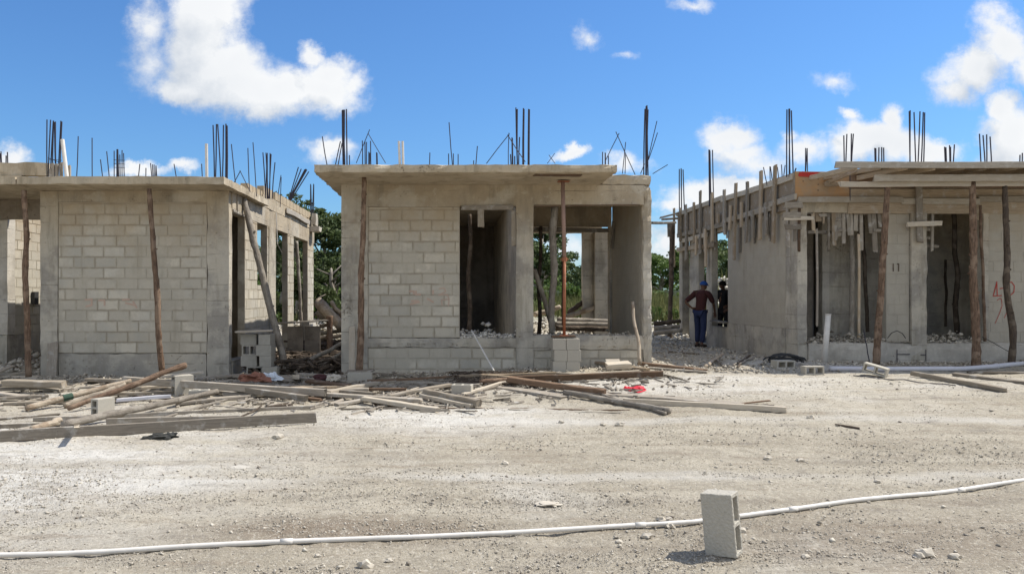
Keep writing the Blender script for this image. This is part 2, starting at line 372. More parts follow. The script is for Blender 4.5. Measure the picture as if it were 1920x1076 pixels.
# ------------------------------------------------------------------ mesh helpers
def link(name, mesh, parent=None, m=None):
    o = bpy.data.objects.new(name, mesh); C.objects.link(o)
    if m: mesh.materials.append(M[m])
    if parent: o.parent = parent
    return o
def tag(o, label=None, cat=None, group=None, kind=None):
    for k, v in (('label', label), ('category', cat), ('group', group), ('kind', kind)):
        if v: o[k] = v
    return o
def empty(name, loc, label, cat, group=None):
    o = bpy.data.objects.new(name, None); C.objects.link(o); o.location = loc; o.empty_display_size = .2
    return tag(o, label, cat, group)
class MB:
    """collects vertices, faces, per-face tint and UVs; build() links them as ONE mesh object"""
    def __init__(s): s.v = []; s.f = []; s.t = []; s.uv = []
    def face(s, idx, tint=.5, uv=None):
        s.f.append(tuple(idx)); s.t.append(tint); s.uv.append(uv or [(0, 0)]*len(idx))
    def build(s, name, m, parent=None, smooth=False):
        me = bpy.data.meshes.new(name)
        off = parent_loc(parent)
        me.from_pydata([(x-off[0], y-off[1], z-off[2]) for x, y, z in s.v], [], s.f)
        a = me.attributes.new('tint', 'FLOAT', 'FACE'); a.data.foreach_set('value', s.t)
        ul = me.uv_layers.new(name='UVMap'); flat = [c for fc in s.uv for q in fc for c in q]
        ul.data.foreach_set('uv', flat)
        if smooth: me.polygons.foreach_set('use_smooth', [True]*len(s.f))
        me.update()
        return link(name, me, parent, m)
    # --- shapes
    def hexa(s, c, tint=.5, uvs=None):
        """eight corners: bottom ring then top ring"""
        b = len(s.v); s.v += [tuple(q) for q in c]
        for fc in ((0,3,2,1),(4,5,6,7),(0,1,5,4),(1,2,6,5),(2,3,7,6),(3,0,4,7)):
            s.face([b+i for i in fc], tint, [(0,0),(1,0),(1,1),(0,1)])
    def box(s, x0, x1, y0, y1, z0, z1, tint=.5):
        s.hexa([(x0,y0,z0),(x1,y0,z0),(x1,y1,z0),(x0,y1,z0),(x0,y0,z1),(x1,y0,z1),(x1,y1,z1),(x0,y1,z1)], tint)
    def rough(s, x0, x1, y0, y1, z0, z1, step=.22, amp=.008, rag=0., tint=.5):
        """a cast-concrete box: gridded, its surface uneven, its edges ragged"""
        nx, ny, nz = [max(1, min(40, int(round(d/step)))) for d in (x1-x0, y1-y0, z1-z0)]
        key = {}
        def vert(i, j, k):
            if (i, j, k) in key: return key[(i, j, k)]
            p = Vector((x0+(x1-x0)*i/nx, y0+(y1-y0)*j/ny, z0+(z1-z0)*k/nz))
            d = noise.noise_vector(p*2.3)*amp + noise.noise_vector(p*7.1+Vector((5, 1, 3)))*amp*.7
            ed = (i in (0, nx))+(j in (0, ny))+(k in (0, nz))
            if ed >= 2 and rag:
                cc = Vector(((x0+x1)/2, (y0+y1)/2, (z0+z1)/2)); q = (cc-p); 
                q = Vector([math.copysign(1, a) if e else 0 for a, e in zip(q, (i in (0, nx), j in (0, ny), k in (0, nz)))])
                d += q*(abs(noise.noise(p*4.3))*.8+abs(noise.noise(p*17.3)))*rag
            key[(i, j, k)] = len(s.v); s.v.append(tuple(p+d)); return key[(i, j, k)]
        def q(a, b, c, d): s.face([vert(*a), vert(*b), vert(*c), vert(*d)], tint, [(0,0),(1,0),(1,1),(0,1)])
        for i in range(nx):
            for j in range(ny):
                q((i,j,0),(i,j+1,0),(i+1,j+1,0),(i+1,j,0)); q((i,j,nz),(i+1,j,nz),(i+1,j+1,nz),(i,j+1,nz))
        for i in range(nx):
            for k in range(nz):
                q((i,0,k),(i+1,0,k),(i+1,0,k+1),(i,0,k+1)); q((i,ny,k),(i,ny,k+1),(i+1,ny,k+1),(i+1,ny,k))
        for j in range(ny):
            for k in range(nz):
                q((0,j,k),(0,j,k+1),(0,j+1,k+1),(0,j+1,k)); q((nx,j,k),(nx,j+1,k),(nx,j+1,k+1),(nx,j,k+1))
    def tube(s, pts, rad, n=8, tint=.5, wob=0., cap=True, uvscale=1.):
        """round stick through pts; rad a number or one per point"""
        pts = [Vector(p) for p in pts]
        if not hasattr(rad, '__len__'): rad = [rad]*len(pts)
        b = len(s.v); L = 0
        up = Vector((0, 0, 1)) if abs((pts[-1]-pts[0]).normalized().z) < .9 else Vector((1, 0, 0))
        ls = []
        for i, p in enumerate(pts):
            d = (pts[min(i+1, len(pts)-1)]-pts[max(i-1, 0)]).normalized()
            a = d.cross(up).normalized(); c = a.cross(d)
            if i: L += (p-pts[i-1]).length
            ls.append(L)
            for k in range(n):
                th = 2*math.pi*k/n; r = rad[i]*(1+wob*noise.noise(Vector((math.cos(th)*2+p.x*3, math.sin(th)*2+p.y*3, L*5+p.z*2))))
                s.v.append(tuple(p+(a*math.cos(th)+c*math.sin(th))*r))
        for i in range(len(pts)-1):
            for k in range(n):
                k2 = (k+1) % n; u0, u1 = ls[i]*uvscale, ls[i+1]*uvscale
                s.face([b+i*n+k, b+i*n+k2, b+(i+1)*n+k2, b+(i+1)*n+k], tint, [(u0, k/n), (u0, (k+1)/n), (u1, (k+1)/n), (u1, k/n)])
        if cap:
            s.face([b+k for k in range(n)][::-1], tint); s.face([b+(len(pts)-1)*n+k for k in range(n)], tint)
    def board(s, p0, p1, wd, ht, roll=0., tint=None, bow=0., seg=None, chip=True):
        """sawn board from p0 to p1 (centre line), wd across, ht thick; slightly bowed, edges worn, ends uneven"""
        p0, p1 = Vector(p0), Vector(p1); tint = random.random() if tint is None else tint
        d = (p1-p0).normalized(); up = Vector((0, 0, 1)) if abs(d.z) < .9 else Vector((0, -1, 0))
        a = d.cross(up).normalized(); c = a.cross(d); m_ = Matrix.Rotation(roll, 3, d); a = m_@a; c = m_@c
        L = (p1-p0).length; n = seg or max(2, min(24, int(L/.16))); b = len(s.v); ch = min(wd, ht)*.12
        prof = [(-wd/2+ch,-ht/2),(wd/2-ch,-ht/2),(wd/2,-ht/2+ch),(wd/2,ht/2-ch),(wd/2-ch,ht/2),(-wd/2+ch,ht/2),(-wd/2,ht/2-ch),(-wd/2,-ht/2+ch)]
        se = random.random()*50
        for i in range(n+1):
            t = i/n; q = p0.lerp(p1, t)+c*bow*math.sin(math.pi*t)+a*noise.noise(Vector((se, t*L*.6, 0)))*.03+c*noise.noise(Vector((se, 9, t*L*.8)))*.012
            for j, (x, y) in enumerate(prof):
                e = noise.noise(Vector((se, t*L*4, j*1.7)))*ch*.9 if chip else 0
                el = d*random.uniform(-.025, .025) if i in (0, n) and chip else Vector()
                s.v.append(tuple(q+a*(x+e)+c*(y+e)+el))
        acc = [0]
        for j in range(8): acc.append(acc[-1]+math.hypot(prof[(j+1) % 8][0]-prof[j][0], prof[(j+1) % 8][1]-prof[j][1]))
        for i in range(n):
            for j in range(8):
                k = (j+1) % 8; u0, u1 = L*i/n, L*(i+1)/n
                s.face([b+i*8+j, b+i*8+k, b+(i+1)*8+k, b+(i+1)*8+j], tint, [(u0, acc[j]), (u0, acc[j+1]), (u1, acc[j+1]), (u1, acc[j])])
        s.face([b+j for j in range(8)][::-1], tint); s.face([b+n*8+j for j in range(8)], tint)
def parent_loc(p):
    v = Vector()
    while p is not None: v = v+Vector(p.location); p = p.parent
    return v
def crooked(p0, p1, r0, r1, n=12, amp=.02, seed=None):
    p0, p1 = Vector(p0), Vector(p1); sd_ = random.random()*99 if seed is None else seed; out = []; rr = []
    for i in range(n+1):
        t = i/n; q = p0.lerp(p1, t); k = min(1, 4*t*(1-t)+.15)
        q += Vector((noise.noise(Vector((sd_, t*3.1, 0))), noise.noise(Vector((sd_, 7, t*3.1))), 0))*amp*k*2
        out.append(q); rr.append((r0*(1-t)+r1*t)*(1+.13*noise.noise(Vector((sd_, t*11, 3)))))
    return out, rr
def cells(mb, xs, ys, z0, z1, solid, T=None, tint=.5):
    """a plate z0..z1 made of the grid cells for which solid(i, j): holes keep their inner faces"""
    T = T or (lambda p: p); nx, ny = len(xs)-1, len(ys)-1; idx = {}
    def vt(i, j, k):
        if (i, j, k) not in idx: idx[(i, j, k)] = len(mb.v); mb.v.append(tuple(T(Vector((xs[i], ys[j], (z0, z1)[k])))))
        return idx[(i, j, k)]
    S_ = lambda i, j: 0 <= i < nx and 0 <= j < ny and solid(i, j)
    for i in range(nx):
        for j in range(ny):
            if not S_(i, j): continue
            q = [(0,0),(1,0),(1,1),(0,1)]
            mb.face([vt(i,j,1),vt(i+1,j,1),vt(i+1,j+1,1),vt(i,j+1,1)], tint, q); mb.face([vt(i,j,0),vt(i,j+1,0),vt(i+1,j+1,0),vt(i+1,j,0)], tint, q)
            if not S_(i-1, j): mb.face([vt(i,j,0),vt(i,j,1),vt(i,j+1,1),vt(i,j+1,0)], tint, q)
            if not S_(i+1, j): mb.face([vt(i+1,j,0),vt(i+1,j+1,0),vt(i+1,j+1,1),vt(i+1,j,1)], tint, q)
            if not S_(i, j-1): mb.face([vt(i,j,0),vt(i+1,j,0),vt(i+1,j,1),vt(i,j,1)], tint, q)
            if not S_(i, j+1): mb.face([vt(i,j+1,0),vt(i,j+1,1),vt(i+1,j+1,1),vt(i+1,j+1,0)], tint, q)
def block_panel(mb, mm, axis, c0, c1, u0, u1, z0, z1, phase=0., zr=.2, gap=.009, openj=.06, cl=.4, ch=.2, rec=.006):
    """block masonry between z0 and z1: axis 'x' runs along X with its faces at Y = c0, c1; axis 'y' runs along Y with faces at X = c0, c1.
    mb gets the blocks, mm the mortar bed, set back a few millimetres"""
    def put(u, c, z): return (u, c, z) if axis == 'x' else (c, u, z)
    lo, hi = min(c0, c1), max(c0, c1)
    def bx(target, ua, ub, ca, cb, za, zb, t):
        q = [put(ua,ca,za),put(ub,ca,za),put(ub,cb,za),put(ua,cb,za),put(ua,ca,zb),put(ub,ca,zb),put(ub,cb,zb),put(ua,cb,zb)]
        if axis == 'y': q = [q[1],q[0],q[3],q[2],q[5],q[4],q[7],q[6]]
        target.hexa(q, t)
    bx(mm, u0, u1, lo+rec, hi-rec, z0, z1, .5)
    k = math.floor((z0-zr)/ch+1e-4); z = zr+k*ch
    while z < z1-.01:
        za, zb = max(z, z0)+gap/2, min(z+ch, z1)-gap/2; off = (phase+(cl/2 if k % 2 else 0)+random.uniform(-.05, .05)) % cl
        u = u0-cl+((off-u0) % cl) if False else math.floor((u0-off)/cl)*cl+off
        while u < u1-.01:
            ua, ub = max(u, u0)+gap/2, min(u+cl, u1)-gap/2
            if ub-ua > .03 and zb-za > .03:
                t = min(1, max(0, random.gauss(.5, .28))); j = random.uniform(-.003, .003)*rec/.006; e = .004*rec/.006
                gl = gap*.9 if random.random() < openj else 0
                ua2 = ua+gl
                b = len(mb.v); jj = [random.uniform(-.005, .005) for _ in range(4)]
                # front face, chamfer ring, back face
                rings = [(lo+j, e), (lo+j+.007*rec/.006, 0), (hi+j-.007*rec/.006, 0), (hi+j, e)]
                for (c, i_) in rings:
                    for n_, (uu, zz) in enumerate(((ua2+i_, za+i_), (ub-i_, za+i_), (ub-i_, zb-i_), (ua2+i_, zb-i_))):
                        mb.v.append(put(uu, c, zz+jj[n_]))
                uvq = [(0,0),(1,0),(1,1),(0,1)]; fl = (axis == 'y')
                def fc(ix, uv):
                    ix = [b+i for i in ix]
                    if fl: ix = ix[::-1]; uv = uv[::-1]
                    mb.face(ix, t, uv)
                fc((0,1,2,3), uvq); fc((15,14,13,12), uvq[::-1])
                for r in range(3):
                    for n_ in range(4):
                        a_, b_ = r*4+n_, r*4+(n_+1) % 4
                        uvr = [(.03,.03)]*4
                        fc((b_, a_, a_+4, b_+4), uvr)
            u += cl
        z += ch; k += 1
# ------------------------------------------------------------------ the ground: one sheet to the horizon
def spaced(lo, hi, a, b, fine, grow):
    c = list(np.arange(a, b+1e-6, fine)); st = fine; x = b
    while x < hi: st *= grow; x += st; c.append(x)
    st = fine; x = a
    while x > lo: st *= grow; x -= st; c.insert(0, x)
    return np.array(c)
gx = spaced(-700, 700, -8.5, 10.5, .05, 1.10); gy1 = np.arange(4.0, 9, .028); gy = spaced(-300, 900, 9, 19, .05, 1.10)
gy = np.concatenate([gy[gy < 4.0-.001][:0], gy1, gy[gy >= 9]]); st = .03; x = 4.0; pre = []
while x > -300: st *= 1.25; x -= st; pre.insert(0, x)
gy = np.concatenate([pre, gy])
XX, YY = np.meshgrid(gx, gy); ZZ = gz(XX, YY)
# tyre ruts and fine clods of the near ground
fine = np.clip(1-(np.abs(YY-9)-8)/6, 0, 1)
ZZ = ZZ + fine*(.010*vnoise(XX*14, YY*14, 21)+.008*vnoise(XX*31, YY*31, 22)) - fine*.012*np.clip(vnoise(XX*.5+YY*.1, YY*3.2, 23)*2, 0, 1)
def ground_mesh():
    ny, nx = XX.shape; co = np.empty((ny*nx, 3)); co[:, 0] = XX.ravel(); co[:, 1] = YY.ravel(); co[:, 2] = ZZ.ravel()
    i = np.arange((ny-1)*(nx-1)); r = i//(nx-1); c = i % (nx-1); a = r*nx+c
    fc = np.stack([a, a+1, a+nx+1, a+nx], 1)
    return co, fc
def np_mesh(name, co, fc, tint=None, smooth=False):
    me = bpy.data.meshes.new(name); k = fc.shape[1]
    me.vertices.add(len(co)); me.vertices.foreach_set('co', np.asarray(co, np.float32).ravel())
    me.loops.add(fc.size); me.loops.foreach_set('vertex_index', fc.ravel().astype(np.int32))
    me.polygons.add(len(fc)); me.polygons.foreach_set('loop_start', np.arange(0, fc.size, k, dtype=np.int32))
    if tint is not None:
        a = me.attributes.new('tint', 'FLOAT', 'FACE'); a.data.foreach_set('value', np.asarray(tint, np.float32))
    me.update(calc_edges=True); me.validate()
    if smooth: me.polygons.foreach_set('use_smooth', np.ones(len(fc), bool))
    return me
co, fc = ground_mesh()
tag(link('ground', np_mesh('ground', co, fc, smooth=True), None, 'ground_dirt'), kind='structure')

# ------------------------------------------------------------------ house builders
def blocks(name, parent, *a, grey=False, **k):
    """a masonry wall: the blocks are the wall, the mortar bed is its sub-part"""
    k.setdefault('rec', .0022 if grey else .006); mb, mm = MB(), MB(); block_panel(mb, mm, *a, **k)
    o = mb.build(name, 'block_grey' if grey else 'block', parent); mm.build('mortar', 'mortar_pale' if not grey else 'mortar_grey', o); return o
def cast(name, parent, *a, m='concrete', **k):
    mb = MB(); mb.rough(*a, **k); return mb.build(name, m, parent)
def bars(parent, rows, Y, zb, r=.0095):
    """reinforcement bars: rows of (top x, top y, bottom x[, bottom y]) in pixels, standing at depth Y with their feet at height zb"""
    for row in rows:
        tx, ty, bx_ = row[:3]; by = row[3] if len(row) > 3 else None
        top = P(tx, ty, Y+random.uniform(-.05, .05))
        by = by or 338; top.y = Y
        bot = P(bx_, by, Y)
        if len(row) < 5:
            t = (top.z-zb)/max(top.z-bot.z, .01); bot = top.lerp(bot, t)
        m_ = MB(); mid = top.lerp(bot, .5)+Vector((noise.noise(top*3)*.012, 0, 0)); m_.tube([bot, mid, top], r, 6, .5)
        m_.build('rebar', 'rebar_steel', parent)

# ================================================================== LEFT HOUSE
LY = 14.5; Lx0, Lx1 = -7.70, -4.15; ZS_ = 3.64
L = empty('unfinished_house', (-6, LY, .15), 'roofed block house with blank front wall between two grey columns, at left', 'house', 'unfinished block houses in a row')
cast('column', L, Lx0, Lx0+.34, LY-.012, LY+.2, -.1, ZS_, rag=.02)
cast('column', L, Lx1-.42, Lx1, LY-.012, LY+.2, -.1, ZS_, rag=.02)
cast('beam', L, Lx0+.34, Lx1-.42, LY-.004, LY+.15, 3.43, ZS_)
cast('plinth', L, Lx0+.34, Lx1-.42, LY-.02, LY+.16, -.1, .60, rag=.03, m='concrete')
blocks('front_wall', L, 'x', LY+.003, LY+.15, Lx0+.34, Lx1-.42, .60, 3.43, phase=.13, zr=.60)
cast('roof_slab', L, -7.68, -4.00, 13.66, 17.05, ZS_, 3.79, rag=.02, amp=.008, m='concrete_slab', step=.12)
cast('canopy_slab', L, -12.5, -7.685, 13.66, 16.0, ZS_, 3.79, rag=.02, amp=.008, m='concrete_slab', step=.15)
cast('roof_slab', L, Lx0+.02, Lx1+.02, 17.05, 23.5, ZS_, 3.84, rag=.03, m='concrete_slab')
cast('canopy_beam', L, -12.2, Lx0-.003, 15.78, 15.98, 3.24, ZS_-.003, m='concrete_shaded')
# east side wall: blocks and openings
zl = 3.25
def Ls(Y0, Y1, z0, z1, **k): blocks('side_wall', L, 'y', Lx1-.15, Lx1, Y0, Y1, z0, z1, phase=.1, zr=.6, **k)
Ls(15.6, 16.6, .45, zl); Ls(16.6, 17.5, .45, 1.9); Ls(17.5, 17.62, .45, zl)
cast('side_plinth', L, Lx1-.16, Lx1+.01, 14.7, 18.2, -.1, .45)
cast('column', L, Lx1-.17, Lx1+.015, 17.62, 18.3, -.1, zl)
Ls(19.7, 20.45, .3, zl)
cast('column', L, Lx1-.2, Lx1+.06, 22.45, 23.5, -.1, .95, rag=.03, m='concrete_pale'); Ls(22.45, 23.4, .95, zl)
cast('lintel', L, Lx1-.16, Lx1+.004, 14.7, 23.5, zl, ZS_-.003)
cast('side_beam', L, Lx1-.16, Lx1+.01, 17.06, 23.5, ZS_-.003, 3.93, rag=.02)
cast('partition', L, -7.5, Lx1-.16, 16.25, 16.4, .2, ZS_, m='concrete_shaded', step=.5)
cast('rear_wall', L, Lx0, -6.3, 23.35, 23.5, 0, ZS_, m='concrete_shaded', step=.5)
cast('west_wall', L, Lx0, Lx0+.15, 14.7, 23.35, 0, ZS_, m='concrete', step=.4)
cast('partition', L, -6.3, -6.15, 17.2, 23.35, 0, ZS_-.01, m='concrete_shaded', step=.5)
# row of loose-laid blocks along the roof edge
for Y0, n in ((15.9, 3), (17.25, 2)):
    for i in range(n):
        m_ = MB(); y = Y0+i*.42; m_.rough(Lx1-.02-.15, Lx1-.02, y, y+.39, 3.795 if Y0 < 17 else 3.935, (3.795 if Y0 < 17 else 3.935)+.19, step=.2, amp=.003); m_.build('parapet_block', 'block', L)
for i in range(11):
    m_ = MB(); y = 18.3+i*.42; m_.rough(Lx1-.15, Lx1, y, y+.39, 3.935, 4.11+random.uniform(0, .02), step=.2, amp=.003); m_.build('parapet_block', 'block', L)
m_ = MB(); m_.board((Lx1+.05, 19.3, 3.80), (Lx1+.05, 22.4, 3.78), .12, .04, R(90)); m_.build('edge_board', 'wood_grey', L)
m_ = MB(); m_.rough(Lx1, Lx1+.3, 22.7, 23.2, 3.55, 3.72, step=.15, rag=.03); m_.rough(Lx1+.05, Lx1+.2, 22.7, 23.1, 3.725, 4.1, step=.15, rag=.03); m_.build('corner_stub', 'concrete_pale', L)
# frames hanging in the first doorway, and a stick below the lintel
m_ = MB(); m_.board((Lx1+.01, 14.72, 3.30), (Lx1+.01, 15.55, 3.28), .03, .05); m_.board((Lx1+.01, 14.98, 3.30), (Lx1+.01, 14.98, 3.62), .05, .03); m_.build('door_batten', 'wood_grey', L)
m_ = MB(); m_.tube([(Lx1+.04, 18.2, 3.62), (Lx1+.04, 18.35, 2.9), (Lx1+.05, 18.8, 2.72)], .012, 6); m_.build('conduit', 'pvc_white', L)
# steel and pipes on the roof
bars(L, [(147,256,143),(173,259,173),(190,300,193),(202,285,205),(214,283,214),(219,280,219),(220,283,221),(223,281,223),(224,290,225),(229,282,229),(233,288,233),
 (261,307,260),(273,315,274),(284,307,285),(287,309,287),(289,309,289),(291,310,291),(294,312,294),(327,308,331),(379,308,380)], 15.2, 3.7)
bars(L, [(401,236,402),(407,234,404),(408,233,414),(418,234,417),(423,232,423),(424,234,424),(426,236,426)], 14.6, 3.7, .012)
bars(L, [(433,270,441)], 15.0, 3.7); bars(L, [(450,320,443,335),(450,320,458,337)], 15.1, 3.7, .008)
bars(L, [(465,278,467)], 15.6, 3.7); bars(L, [(474,267,479)], 15.8, 3.7)
bars(L, [(494,287,496),(499,287,501),(500,290,499),(501,287,501),(507,288,506),(508,289,506),(516,305,513)], 17.0, 3.8, .012)
bars(L, [(526,328,521,368),(527,332,526,368)], 18.6, 3.8)
bars(L, [(560,314,541,376,1),(565,317,542,376,1),(572,318,541,378,1),(575,318,542,378,1),(579,322,543,380,1),(574,317,544,376,1)], 20.3, 3.8, .014)
bars(L, [(582,345,582,388),(583,347,584,388),(588,345,586,388),(589,347,588,388)], 23.2, 3.8, .014)
for q in ((387,270,388,332,.028,14.7),):
    m_ = MB(); b_ = P(q[2], q[3], q[5]); m_.tube([(b_.x, b_.y, 3.7), P(q[0], q[1], q[5])], q[4], 10); m_.build('pipe_stub', 'pvc_white', L)
m_ = MB()
for i in range(3): m_.tube([P(213, 300+i*7, 15.2), P(234, 301+i*7, 15.2)], .005, 5)
m_.build('rebar_tie', 'rebar_steel', L)
m_ = MB(); m_.rough(XP(234, 15.3), XP(244, 15.3), 15.3, 15.4, 3.78, 3.78+.18, step=.05, rag=.02); m_.build('roof_rubble', 'concrete_pale', L)
# faded orange lettering smears on the front wall
m_ = MB()
for (x0, x1, y0, y1) in ((158,180,561,576),(186,203,563,577),(228,246,563,570),(246,262,568,579)):
    m_.box(XP(x0, LY), XP(x1, LY), LY-.0035, LY-.002, ZP(y1, LY), ZP(y0, LY))

# ================================================================== FAR LEFT HOUSE (behind the porch opening)
FH = empty('unfinished_house', (-12, 17.5, .15), 'block house behind the porch post at the left edge, sunlit side wall with dark base', 'house', 'unfinished block houses in a row')
blocks('side_wall', FH, 'y', -9.35, -9.2, 16.3, 22, .85, 4.0, phase=.2, zr=.45)
cast('plinth', FH, -9.36, -9.19, 16.02, 22, -.1, .85)
cast('column', FH, -9.40, -9.18, 16.02, 16.3, .86, 4.0, m='concrete_pale')
cast('front_wall', FH, -15, -9.41, 16.05, 16.25, -.1, 4.0, m='concrete_shaded', step=.4)
cast('roof_slab', FH, -15, -8.9, 16.02, 22, 4.0, 4.16, m='concrete_slab')
cast('parapet', FH, -15, XP(92, 16.2), 16.1, 16.3, 4.17, ZP(305, 16.2), rag=.03, m='concrete_slab')
for i, (x0, x1, t_) in enumerate(((92,97,318),(98,104,307),(105,111,309),(112,118,306),(126,133,311))):
    m_ = MB(); m_.board(P((x0+x1)/2, 335, 16.1), P((x0+x1)/2, t_, 16.1), (x1-x0)*16/F, .04); m_.build('form_board', 'wood_grey', FH)
bars(FH, [(0,288,1),(4,285,5),(11,292,11),(16,286,15),(89,225,88),(97,226,90),(98,227,94),(99,226,98),(103,228,105),(104,230,105),(112,226,109),(115,228,112)], 16.2, 4.1, .012)
m_ = MB(); m_.tube([P(90, 299, 16.2), P(116, 301, 16.2)], .006, 5); m_.tube([P(90, 296, 16.2), P(112, 305, 16.2)], .006, 5); m_.build('rebar_tie', 'rebar_steel', FH)
m_ = MB(); m_.tube([P(127, 345, 16.0), P(117, 262, 16.1)], .04, 10); m_.build('pipe_stub', 'pvc_white', FH)

# ================================================================== MIDDLE HOUSE
MY = 14.5; zs = 3.75; zb = .2; sill = .91
Mh = empty('unfinished_house', (.8, MY, .25), 'block house in the middle with thick overhanging slab and two wide front openings', 'house', 'unfinished block houses in a row')
x = lambda px: XP(px, MY)
cast('column', Mh, -2.05, x(690), MY-.012, MY+.2, -.1, zs, step=.15)
cast('column', Mh, x(968), x(1000), MY-.014, MY+.2, -.1, zs, rag=0)
cast('column', Mh, x(1205), x(1223), MY-.01, MY+.22, -.1, zs, rag=.05, step=.08, amp=.012)
cast('beam', Mh, x(690)-.03, x(862), MY-.004, MY+.15, ZP(388, MY), zs)
cast('beam', Mh, x(862)-.01, x(968)+.01, MY-.006, MY+.16, ZP(386, MY), zs)
cast('beam', Mh, x(1000)-.02, x(1205)+.02, MY-.007, MY+.2, ZP(384, MY), zs)
cast('ring_beam', Mh, x(1128), x(1223), MY-.009, MY+.2, zs+.003, ZP(327, MY), rag=.04, step=.1)
blocks('front_wall', Mh, 'x', MY+.002, MY+.15, x(690), x(862), .89, ZP(388, MY), phase=.07, zr=.89, openj=.14)
cast('sill_band', Mh, x(690)-.03, x(862)+.02, MY-.015, MY+.16, .70, .89, rag=.02, step=.1, amp=.012)
cast('sill_band', Mh, x(862)-.02, x(968)+.02, MY-.017, MY+.16, .702, sill-.02, rag=.02, step=.1)
cast('sill_band', Mh, x(1000)-.03, x(1205)+.03, MY-.018, MY+.18, .66, sill+.03, rag=.03, step=.1, amp=.012)
for a, b in ((690, 968), (1000, 1205)):
    blocks('lower_wall', Mh, 'x', MY+.004, MY+.15, x(a), x(b), -.1, .70 if a < 900 else .66, phase=.2, zr=.3, rec=.005)
cast('roof_slab', Mh, -2.32, 2.82, 13.04, 15.1, zs, 3.895, rag=.028, amp=.007, m='concrete_slab', step=.09)
# unseen roof hole behind the front strip, added to let sun brighten the room
cast('roof_slab', Mh, -2.32, -1.8, 15.1, 18.1, zs, 3.89, rag=.02, m='concrete_slab'); cast('roof_slab', Mh, .95, 2.82, 15.1, 18.1, zs, 3.89, m='concrete_slab'); cast('roof_slab', Mh, -2.32, 2.82, 18.1, 19.6, zs, 3.89, m='concrete_slab')
cast('roof_slab', Mh, -2.05, 1.45, 19.6, 23.6, zs, 3.89, m='concrete_slab', step=.5)
cast('roof_slab', Mh, 2.82, 3.78, MY+.2, 19.6, zs, 3.93, m='concrete_slab', step=.3)
blocks('side_wall', Mh, 'y', 3.6, 3.75, MY+.22, 17.25, .3, zs, phase=.1, zr=.1, grey=True)
cast('west_wall', Mh, -2.05, -1.9, MY+.2, 15.6, 0, zs, step=.4); cast('west_wall', Mh, -2.05, -1.9, 18.8, 23.5, 0, zs, step=.4); cast('west_wall', Mh, -2.05, -1.9, 15.6, 18.8, 3.4, zs, step=.4)  # wide gap in the unseen west wall added to let light in
cast('partition', Mh, 1.3, 1.45, MY+.2, 23.5, .2, zs, step=.4)
cast('rear_wall', Mh, -1.9, 1.3, 23.3, 23.5, .2, zs, m='concrete_shaded', step=.4)
cast('inner_beam', Mh, 1.45, 3.6, 17.3, 17.5, 3.22, zs, m='concrete')
cast('inner_beam', Mh, 1.45, 3.78, 19.35, 19.55, ZP(437, 19.4), zs, m='concrete')
cast('inner_column', Mh, XP(1143, 17.3), XP(1157, 17.3), 17.28, 17.5, .3, 3.22)
cast('rear_column', Mh, XP(1092, 19.4), XP(1111, 19.4), 19.3, 19.55, .2, ZP(437, 19.4)); cast('rear_column', Mh, XP(1111, 19.4)+.003, XP(1139, 19.4), 19.1, 19.5, .2, ZP(437, 19.4))
cast('floor_slab', Mh, -1.9, 3.6, MY+.2, 19.3, -.2, .60, m='concrete_pale', step=.4)
cast('floor_slab', Mh, -1.9, 1.3, 19.3, 23.3, -.2, .60, m='concrete_shaded', step=.8)
m_ = MB(); m_.board(P(866, 390, MY-.02), P(962, 389, MY-.02), .03, .085); m_.build('header_board', 'wood_grey', Mh)
m_ = MB(); m_.board(P(902, 393, MY-.01), P(902, 425, MY-.01), .12, .05); m_.build('hanging_board', 'wood_pale', Mh)
m_ = MB(); m_.board(P(963, 394, MY+.05), P(962, 460, MY+.05), .09, .03); m_.build('side_board', 'wood_pale', Mh)
m_ = MB(); m_.board(P(1002, 430, 17.1), P(1140, 432, 17.1), .04, .09); m_.build('side_board', 'wood_grey', Mh)
m_ = MB(); m_.board((3.56, 16.9, 3.3), (3.56, 17.1, 2.75), .05, .1); m_.build('side_board', 'wood_grey', Mh)
m_ = MB(); m_.board(P(1003, 386.5, MY-.03), P(1200, 385, MY-.02), .02, .02, bow=.01); m_.build('form_strip', 'wood_brown', Mh)
bars(Mh, [(605,257,618),(638,265,623),(641,268,629),(655,291,655)], 13.35, 3.85)
bars(Mh, [(641,206,644),(643,206,645),(644,207,647),(645,205,645),(650,206,651)], 13.5, 3.85, .0125)
bars(Mh, [(693,243,668,306,1),(690,250,723,306,1)], 13.5, 3.85, .007)
bars(Mh, [(680,265,680),(684,264,685),(687,266,687),(691,284,691),(693,286,693),(695,265,696),(706,286,706),(707,287,708),(806,286,806),(841,288,841),(850,289,850),(859,289,859),(888,302,888),(895,275,890),(842,229,851)], 13.8, 3.85)
bars(Mh, [(955,252,912,307,1),(952,252,985,304,1),(954,250,953)], 13.6, 3.85, .008)
bars(Mh, [(967,203,971),(968,206,971),(970,205,970),(981,204,980),(983,204,982),(991,205,990),(993,205,992),(960,258,961),(961,259,962),(974,258,972),(965,293,966),(957,290,960)], 13.9, 3.85, .0115)
bars(Mh, [(1029,291,1041,307,1),(1040,288,1026,307,1)], 13.8, 3.85, .006)
bars(Mh, [(1129,286,1129),(1134,287,1134),(1135,288,1135),(1141,292,1141)], 13.9, 3.85)
bars(Mh, [(1160,251,1136,300,1),(1155,247,1191,328,1),(1174,266,1167,326,1),(1173,290,1172,326,1)], 14.7, 3.9, .008)
bars(Mh, [(1211,200,1211,326),(1212,199,1211,326),(1209,205,1207,326),(1213,203,1215,326),(1214,207,1212,326)], 14.6, 3.9, .0125)
bars(Mh, [(1231,228,1215,300,1),(1233,249,1216,300,1),(1252,309,1224,326,1),(1208,308,1201,326,1)], 14.6, 3.9, .008)
